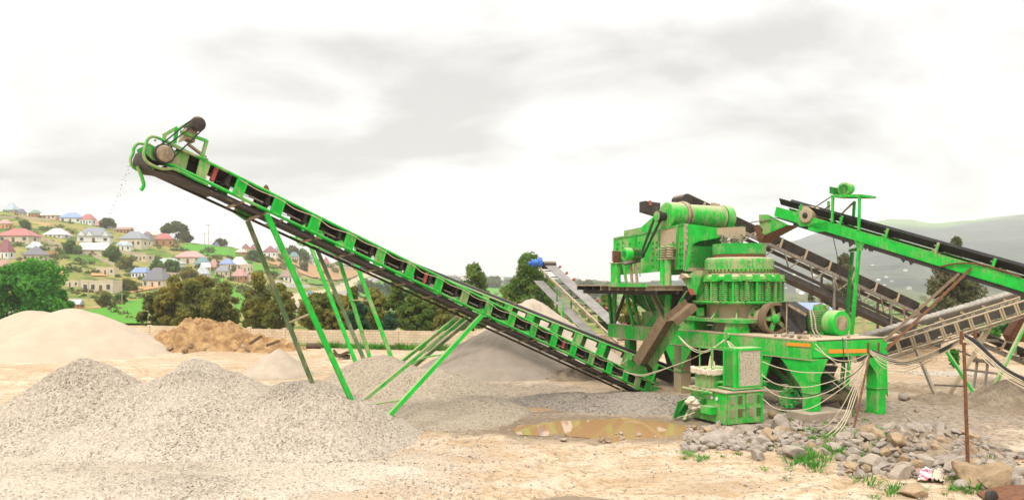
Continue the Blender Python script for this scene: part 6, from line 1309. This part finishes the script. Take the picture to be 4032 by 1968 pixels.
# vehicles on the road
M['tyre'] = plain('tyre_rubber', (.02,.02,.02), None, 5, .8); CM = {k: plain(k+'_vehicle_paint', c, None, 2, .35, .5, 0) for k, c in {'black':(.02,.02,.03),'blue':(.20,.36,.62),'white':(.7,.69,.66),'darkgrey':(.10,.10,.10),'redbrown':(.28,.12,.08)}.items()}
def vehicle(label, x, yb, wpx, col, kind, ang=.45):
    b = on_hill(x, yb); b.z += .35+b.y*.0008; L = wpx*b.y/F*.95; wv_ = L*(.42 if kind == 'car' else .3); h = L*(.32 if kind == 'car' else .42)
    th = thing(kind if kind != 'car' else 'car', label, kind, b); th.rotation_euler = (0,0,ang); th['_o'] = (0,0,0)
    def part(nm, m, mat): o = bpy.data.objects.new(nm, m.mesh(nm, mat)); COL.objects.link(o); o.parent = th
    m = MB()
    if kind == 'car':
        m.box((0,0,h*.42), (L/2,0,0), (0,wv_/2,0), (0,0,h*.24)); part('body', m, CM[col])
        m = MB(); q = [(-L*.32,h*.66),(L*.18,h*.66),(L*.08,h),(-L*.24,h)]; m.plate([(x_,-wv_*.44,z_) for x_, z_ in q], (0,wv_*.88,0)); part('cabin', m, M['pane'])
    else:
        m.box((-L*.14,0,h*.58), (L*.36,0,0), (0,wv_/2,0), (0,0,h*.42)); part('cargo_box', m, CM[col])
        m = MB(); m.plate([(L*.24,-wv_*.46,h*.16),(L*.5,-wv_*.46,h*.16),(L*.5,-wv_*.46,h*.5),(L*.42,-wv_*.46,h*.82),(L*.24,-wv_*.46,h*.82)], (0,wv_*.92,0)); part('cab', m, CM['white' if col != 'white' else 'blue'])
    for sx_ in (-.32,.32):
        for sy in (-.5,.42): m = MB(); m.tube((L*sx_,wv_*sy,h*.17), (L*sx_,wv_*(sy+.08),h*.17), h*.19, 12); part('wheel', m, M['tyre'])
vehicle('black car on the road seen between the trestle legs', 1184, 1190, 22, 'black', 'car'); vehicle('blue box truck at the road side', 1226, 1166, 34, 'blue', 'truck', .2)
vehicle('white car parked on the roadside dirt, front one', 1338, 1132, 26, 'white', 'car', .2); vehicle('white car parked behind on the roadside dirt', 1352, 1122, 24, 'white', 'car', .3); vehicle('pale car on the road right of the parked ones', 1396, 1124, 20, 'white', 'car', .4)
vehicle('small dark red car ahead of the dark truck', 1413, 1116, 16, 'redbrown', 'car', .4); vehicle('dark lorry in the roadside row', 1438, 1109, 24, 'darkgrey', 'truck', .3); vehicle('white lorry at the end of the roadside row', 1459, 1106, 22, 'white', 'truck', .3); vehicle('white van farthest up the road', 1485, 1098, 20, 'white', 'car', .3)
# ------------------------------------------------------------------ stones, tufts, litter
def rockmesh(seed):
    r = random.Random(seed); import bmesh
    bm = bmesh.new(); bmesh.ops.create_icosphere(bm, subdivisions=3, radius=1)
    pl = []
    for k in range(11):
        n = V((r.gauss(0,1), r.gauss(0,1), r.gauss(0,1))).normalized(); pl.append((n, r.uniform(.48,.82)))
    for v in bm.verts:
        for n, d in pl:
            e_ = v.co.dot(n)-d
            if e_ > 0: v.co -= n*e_
        v.co *= 1+.05*noise.noise(v.co*2.3+V((seed,0,0)))
    sx, sy, sz = r.uniform(.9,1.25), r.uniform(.75,1.0), r.uniform(.55,.8)
    for v in bm.verts: v.co = V((v.co.x*sx, v.co.y*sy, v.co.z*sz))
    me = bpy.data.meshes.new('rock'); bm.to_mesh(me); bm.free(); return me
def rockmat(n, c1, c2, c3):
    t = NT(n); p = t.world(); oi = t.n('ShaderNodeObjectInfo'); c = t.mix(t.ramp(t.noise(p, 3.5, 5, .65), [(.4,0),(.65,1)]), c1, c2); c = t.mix(t.math('MULTIPLY', oi.outputs['Random'], .55), c, c3)
    c = t.mix(t.math('MULTIPLY', t.ramp(t.noise(p, 16, 4, .7), [(.52,0),(.7,1)]), .4), c, (.14,.11,.085)); t.bump(t.noise(p, 12, 5, .7), .5, .03); return t.set(c, .92, .15)
M['rock'] = rockmat('grey_broken_rock', (.34,.29,.24), (.22,.185,.15), (.42,.34,.26)); M['rock_brown'] = rockmat('brown_broken_rock', (.34,.24,.14), (.20,.14,.085), (.40,.30,.19))
RK = []
for k in range(9):
    me = rockmesh(k+1); me.materials.append(M['rock' if k % 4 else 'rock_brown']); RK.append(me)
def heap_z(X, Y):
    dx, dy = (X-HEAP[0])/2.7, (Y-HEAP[1])/(2.7*.62); r = math.hypot(dx, dy)*2.7; c = 1.215; return max(0., .55*(1-(math.sqrt(r*r+c*c)-c)/(math.sqrt(2.7*2.7+c*c)-c)))
rs = random.Random(77)
def rock(pt, size, label, group=None, k=None, flat=1.):
    o = bpy.data.objects.new('rock', RK[rs.randrange(len(RK)) if k is None else k]); COL.objects.link(o); o.location = pt+V((0,0,size*.24*flat)); o.scale = (size*.62, size*.62*rs.uniform(.8,1.1), size*.62*flat*rs.uniform(.8,1.1)); o.rotation_euler = (rs.uniform(-.5,.5), rs.uniform(-.5,.5), rs.uniform(0,6.28))
    return tag(o, label, 'rock', group)
def scatter(n, x0, x1, yf, smin, smax, label, group, heap=False):
    for i in range(n):
        x = rs.uniform(x0, x1); a, b = yf(x); y = rs.uniform(a, b); g = G(x, y)
        if heap: g.z = heap_z(g.x, g.y)*.95
        else: g.z = max(heap_z(g.x, g.y)*.95, -.02)
        u = rs.random()**1.8; rock(g, smin+(smax-smin)*u, label, group)
scatter(72, 2705, 3105, lambda x: (1688+(x-2900)*.02, 1745+(x-2700)*.05), .16, .44, 'grey broken stone in the band below the hydraulic station', 'stones below the hydraulic station')
scatter(22, 3080, 3330, lambda x: (1705, 1800), .14, .42, 'grey broken stone in the band around the concrete block', 'stones around the concrete block')
scatter(108, 3340, 3850, lambda x: (1690+abs(x-3570)*.15, 1880), .2, .58, 'broken stone lying on the rubble heap', 'stones on the rubble heap', True)
scatter(14, 2985, 3450, lambda x: (1585, 1665), .12, .36, 'dark stone lying in the shade under the chassis', 'stones under the chassis')
scatter(10, 3820, 4030, lambda x: (1830, 1920), .14, .4, 'stone lying by the brown boulders at the lower right', 'stones by the brown boulders')
scatter(12, 3480, 4020, lambda x: (1560, 1760), .06, .2, 'small stone scattered over the muddy ground at right', 'small stones at right')
scatter(9, 2120, 2560, lambda x: (1708, 1745), .06, .22, 'small stone along the near edge of the puddle', 'stones along the puddle')
scatter(7, 1500, 2650, lambda x: (1640, 1800), .05, .13, 'small stone on the open yard', 'small stones on the yard')
big = [((2815,1742),.95,'large flat grey slab in front of the hydraulic station',.5),((3075,1700),.85,'big pale angular boulder beside the concrete block',1.),((3128,1800),.6,'dark angular stone alone on the yard below the concrete block',.9),((2985,1812),.42,'pointed grey stone standing alone on the yard',1.1),((3820,1905),1.05,'big brown boulder at the base of the tall post, left one',.9),((3915,1915),1.15,'biggest brown boulder right of the tall post',.85),((3590,1950),.62,'flat brown stone at the bottom edge',.7),((3545,1880),.55,'grey cracked stone left of the litter',.9),((3300,1782),.5,'grey stone among the grass tufts near the leaning post',.8),((3560,1572),.55,'lone grey stone on the yard behind the right leg',.9),((3990,1905),.42,'pale grey stones corner block at the right edge',.8),((3270,1870),.35,'low brown stone half sunk in the yard',.5)]
for (p_, s_, l_, f_) in big: rock(G(*p_), s_, l_, None, 4 if 'brown' in l_ else 2, f_)
DKP = 'pale stone lying on the chassis deck by the flywheel and motor'
for i in range(16):
    x = rs.uniform(2930,3400); u = Q(rs.uniform(.25,3.2), rs.uniform(.15,2.4), 2.66); rock(u, rs.uniform(.08,.22), DKP, 'stones on the chassis deck')
for x, y, s_ in ((1240,1392,.5),): pass
LG = 'stone lying on the soil heap by the block wall'
for i in range(15):
    x = rs.uniform(620,1010); g = W(x, rs.uniform(1330,1382), 51); g.z = max(0., g.z); rock(V((g.x, 50.6+rs.uniform(-.6,.4), .05+rs.uniform(0,.35))), rs.uniform(.15,.5), LG, 'stones on the soil heap', k=rs.choice([0,4,8]))
# smaller rubble filling the bank of stones, too many to count
import bmesh
SB_ = []
for k in range(6):
    r = random.Random(k+50); bm = bmesh.new(); bmesh.ops.create_icosphere(bm, subdivisions=2, radius=1)
    pl = [(V((r.gauss(0,1),r.gauss(0,1),r.gauss(0,1))).normalized(), r.uniform(.45,.8)) for _ in range(9)]
    for v in bm.verts:
        for n, d in pl:
            e_ = v.co.dot(n)-d
            if e_ > 0: v.co -= n*e_
    SB_.append((np.array([tuple(v.co) for v in bm.verts]), np.array([[v.index for v in f.verts] for f in bm.faces]))); bm.free()
vv = []; ff = []; o_ = 0; r_ = np.random.default_rng(8)
for k in range(1300):
    w_ = r_.random()
    if w_ < .30: x, y = r_.uniform(2690,3130), r_.uniform(1680,1775)
    elif w_ < .72: x = r_.uniform(3300,3880); y = r_.uniform(1680+abs(x-3570)*.15, 1885)
    elif w_ < .85: x, y = r_.uniform(3050,3360), r_.uniform(1640,1800)
    else: x, y = r_.uniform(3780,4060), r_.uniform(1790,1930)
    g = G(x, y); z = max(heap_z(g.x, g.y)*.97, yard_z(g.x, g.y)); s_ = .045+.13*r_.random()**2
    q, f = SB_[r_.integers(6)]; M3 = np.array(Matrix.Rotation(r_.random()*6.28, 3, 'Z') @ Matrix.Rotation(r_.random()*6.28, 3, 'X'))
    vv.append((q@M3.T)*s_*np.array((1,1,.8))+np.array((g.x, g.y, z+s_*.35))); ff.append(f+o_); o_ += len(q)
tag(meshobj('rubble', np.concatenate(vv), np.concatenate(ff), M['rock'], False), 'small grey broken stones filling the rubble bank at the lower right', 'rubble', kind='stuff')
# loose small stones lying round the heaps
r_ = np.random.default_rng(19); NL = 15000; px_ = []; zz = []
sc_c = [bpy.data.objects[n] for n in [o.name for o in bpy.data.objects if o.name.startswith(('gravel_pile','chippings_pile'))]]
for k in range(NL):
    w_ = r_.random()
    if w_ < .62:
        h_ = sc_c[r_.integers(len(sc_c))]; R_ = max(h_.dimensions.x, h_.dimensions.y)/2; R_ = R_ if R_ > 0 else 3; a = r_.random()*2*PI; d = R_*(.80+.05*abs(r_.normal())+.35*r_.random()**2.2)*(1 if h_.dimensions.x == 0 else 1)
        ex_ = h_.dimensions.x/2/R_ if R_ else 1; ey_ = h_.dimensions.y/2/R_ if R_ else 1
        px_.append((h_.location.x+math.cos(a)*d*ex_, h_.location.y+math.sin(a)*d*ey_))
    elif w_ < .8: g = G(r_.uniform(-50,1900), r_.uniform(1700,1990)); px_.append((g.x, g.y))
    else: g = G(r_.uniform(1500,4032), 1500+470*r_.random()**.8); px_.append((g.x, g.y))
px_ = np.array(px_); zz = np.array([yard_z(a, b) for a, b in px_])
s_ = (.012+.03*r_.random(NL)**2.5); oc = np.array([(1,0,0),(-1,0,0),(0,1,0),(0,-1,0),(0,0,.8),(0,0,-.8)], float)
vv = oc[None]*s_[:,None,None]*(.6+.8*r_.random((NL,6,1))); an = r_.random(NL)*2*PI; cs, sn = np.cos(an)[:,None], np.sin(an)[:,None]
vv = np.stack([vv[:,:,0]*cs-vv[:,:,1]*sn+.3*vv[:,:,2], vv[:,:,0]*sn+vv[:,:,1]*cs, vv[:,:,2]+.3*vv[:,:,0]], -1)+np.concatenate([px_, (zz+s_*.35)[:,None]], 1)[:,None]
of = np.array([(0,2,4),(2,1,4),(1,3,4),(3,0,4),(2,0,5),(1,2,5),(3,1,5),(0,3,5)]); ff = (of[None]+6*np.arange(NL)[:,None,None]).reshape(-1,3)
tag(meshobj('loose_stones', vv.reshape(-1,3), ff, M['gravel'], False), 'small loose stones strewn over the yard round the heaps', 'loose stones', kind='stuff')
# grass tufts
def tuftmesh(seed, n=46, h=.16):
    r = random.Random(seed); m = MB()
    for k in range(n):
        a = r.uniform(0,6.28); d = V((math.cos(a), math.sin(a), 0)); c = d*(r.random()**.7*.16); hh = h*r.uniform(.5,1.2); s = d.cross(UP)*r.uniform(.006,.012); l = d*r.uniform(.02,.13)
        m.add([c-s, c+s, c+l*.5+s*.7+UP*hh*.65, c+l*.5-s*.7+UP*hh*.65, c+l*1.2+UP*hh], [(0,1,2,3),(3,2,4)])
    return m.mesh('grass_tuft', LM['bright' if seed % 3 else 'deep'])
TF = [tuftmesh(k+1) for k in range(6)]
def tuft(x, y, s, label, group, zz=0.):
    o = bpy.data.objects.new('grass_tuft', TF[rs.randrange(6)]); COL.objects.link(o); g = G(x, y); g.z = max(zz, heap_z(g.x,g.y)*.9); o.location = g; s *= .55 if 'leaning' not in label else .8; o.scale = (s*1.4, s*1.4, s); o.rotation_euler = (0,0,rs.uniform(0,6.28)); tag(o, label, 'grass tuft', group)
for x, y, s, l in ((3418,1908,2.3,'largest grass tuft on the yard near the bottom right'),(3213,1858,1.4,'round grass tuft on the open yard left of the largest one'),(3004,1850,1.1,'small grass tuft alone below the pointed stone'),(3112,1852,1.1,'small grass tuft between two others on the open yard'),(3096,1892,1.1,'lowest small grass tuft on the open yard'),(3445,1960,1.1,'grass tuft at the bottom edge beside the flat brown stone'),(3835,1925,2.4,'tall grass clump between the two brown boulders'),(3520,1925,1.7,'grass tuft below the grey cracked stone')): tuft(x, y, s, l, None)
for i in range(34): tuft(rs.uniform(2690,3120), rs.uniform(1740,1820), rs.uniform(.5,1.1), 'small grass tuft between the stones and the open yard', 'tufts below the stones')
for i in range(60): tuft(rs.uniform(3130,3480), rs.uniform(1690,1850), rs.uniform(.7,1.7), 'grass tuft growing among the stones around the leaning post', 'tufts around the leaning post')
for i in range(34): tuft(rs.uniform(3420,3900), rs.uniform(1810,1950), rs.uniform(.6,1.6), 'grass tuft at the foot of the rubble heap', 'tufts at the rubble heap')
for i in range(22): tuft(rs.uniform(2990,3420), rs.uniform(1615,1680), rs.uniform(.8,1.6), 'weed tuft in the shade under the chassis', 'weeds under the chassis')
for i in range(40):
    x = rs.uniform(1180,1760); Yw = 57.5-(x-1180)*.004; p_ = W(x,1380,Yw); o = bpy.data.objects.new('grass_tuft', TF[rs.randrange(6)]); COL.objects.link(o); o.location = (p_.x, WP0.y+(p_.x-WP0.x)*wd.y/wd.x-rs.uniform(.2,1.6), 0); s_ = rs.uniform(1.2,2.8); o.scale = (s_*1.8,s_*1.4,s_); tag(o, 'dry weed tuft along the foot of the block wall', 'grass tuft', 'weeds along the wall')
# twisted lumps and timbers on the yard
b = G(1345,1413); o = MB(); 
for k in range(7): o.bar(b+V((rs.uniform(-.6,.6),rs.uniform(-.2,.2),rs.uniform(.05,.2))), b+V((rs.uniform(-.7,.7),rs.uniform(-.2,.2),rs.uniform(.1,.62))), rs.uniform(.1,.2))
tag(o.build('tree_stump', M['bark']), 'dark uprooted stump lying on the yard behind the trestle legs', 'stump')
b = G(1234,1372); o = MB(); o.tube(b+V((-.5,0,.2)), b+V((.5,.1,.17)), .2, 10); tag(o.build('log', M['bark']), 'short dark log at the foot of the block wall', 'log')
for (x0,y0,x1,y1,Y_,l) in ((985,1352,1030,1322,50,'broken timber sticking out of the soil heap tail'),(1050,1360,1100,1342,50,'second broken timber lying right of the soil heap')): o = MB(); o.bar(W(x0,y0,Y_), W(x1,y1,Y_), .22, .16); tag(o.build('timber', M['bark']), l, 'timber')
# crumpled sack and paper
def sheet(pts, mat, name, label, cat, seed):
    r = random.Random(seed); n = 9; c = [G(*p) for p in pts]; vv = []
    for i in range(n):
        for j in range(n):
            u, w = i/(n-1), j/(n-1); p = c[0]*(1-u)*(1-w)+c[1]*u*(1-w)+c[2]*u*w+c[3]*(1-u)*w; p.z = .03+.16*abs(noise.noise((u*3+seed, w*3, 1)))+.10*math.sin(u*PI)*math.sin(w*PI)+r.uniform(0,.02); vv.append(p)
    return tag(meshobj(name, vv, [(i*n+j, i*n+j+1, (i+1)*n+j+1, (i+1)*n+j) for i in range(n-1) for j in range(n-1)], mat, False), label, cat)
t = NT('printed_sack'); p = t.world(); c = t.mix(t.ramp(t.noise(p, 5, 2, .5), [(.5,0),(.53,1)]), (.62,.57,.54), (.45,.10,.12)); c = t.mix(t.ramp(t.noise(p, 9, 2, .5), [(.62,0),(.64,1)]), c, (.18,.17,.30)); sk_ = t.set(c, .6, .3)
sheet([(3610,1898),(3672,1902),(3676,1860),(3618,1852)], sk_, 'plastic_sack', 'crumpled white sack with red print lying by the rubble heap', 'sack', 3)
sheet([(3672,1902),(3720,1905),(3712,1858),(3674,1862)], M['cloth'], 'paper_sheet', 'crumpled pale paper right of the printed sack', 'paper', 5)
# bent rusty steel plate at the bottom right corner
g = G(4000,1995); m = MB(); q = [g+V((-.55+.75*i/8, .0+.25*math.sin(i/8*PI), .30+.10*math.sin(i/8*PI))) for i in range(9)]
q = [g+V((-.35+1.8*i/10, 0, .17*math.sin(min(1,i/4)*PI/2))) for i in range(11)]
for a_, b_ in zip(q[:-1], q[1:]): m.box8([a_, b_, b_+V((.15,1.0,0)), a_+V((.15,1.0,0)), a_+UP*.012, b_+UP*.012, b_+V((.15,1.0,.012)), a_+V((.15,1.0,.012))])
tag(m.build('steel_plate', M['rust']), 'bent rusty steel plate at the bottom right corner', 'plate')
m = MB(); g = G(3905,1975); m.lathe(g+UP*.08, (.5,-1,.2), [(.10,-.06),(.16,-.05),(.16,.05),(.10,.06)], 14); tag(m.build('rubber_ring', M['black']), 'dark broken ring left of the rusty plate', 'ring')
# ------------------------------------------------------------------ haze
HTOP = float(vh[(vh[:,1] < 5400),2].max())+12; HBOT = float(vh[:,2].min())-2
print('haze', HTOP, HBOT)
if HAZE > 0:
    m = MB(); m.box((0,2450,(HTOP+HBOT)/2), (3600,0,0), (0,2950,0), (0,0,(HTOP-HBOT)/2)); hz = m.build('haze', plain('haze_air', (1,1,1)))
    hm = bpy.data.materials.new('haze_volume'); hm.use_nodes = True; nt = hm.node_tree; nt.nodes.clear(); ou = nt.nodes.new('ShaderNodeOutputMaterial'); pv = nt.nodes.new('ShaderNodeVolumePrincipled')
    pv.inputs['Color'].default_value = (.80,.81,.81,1); pv.inputs['Density'].default_value = HAZE; pv.inputs['Anisotropy'].default_value = .1; nt.links.new(pv.outputs[0], ou.inputs['Volume'])
    hz.data.materials.clear(); hz.data.materials.append(hm); tag(hz, kind='stuff')
for o in list(bpy.data.objects):
    if '_o' in o: del o['_o']
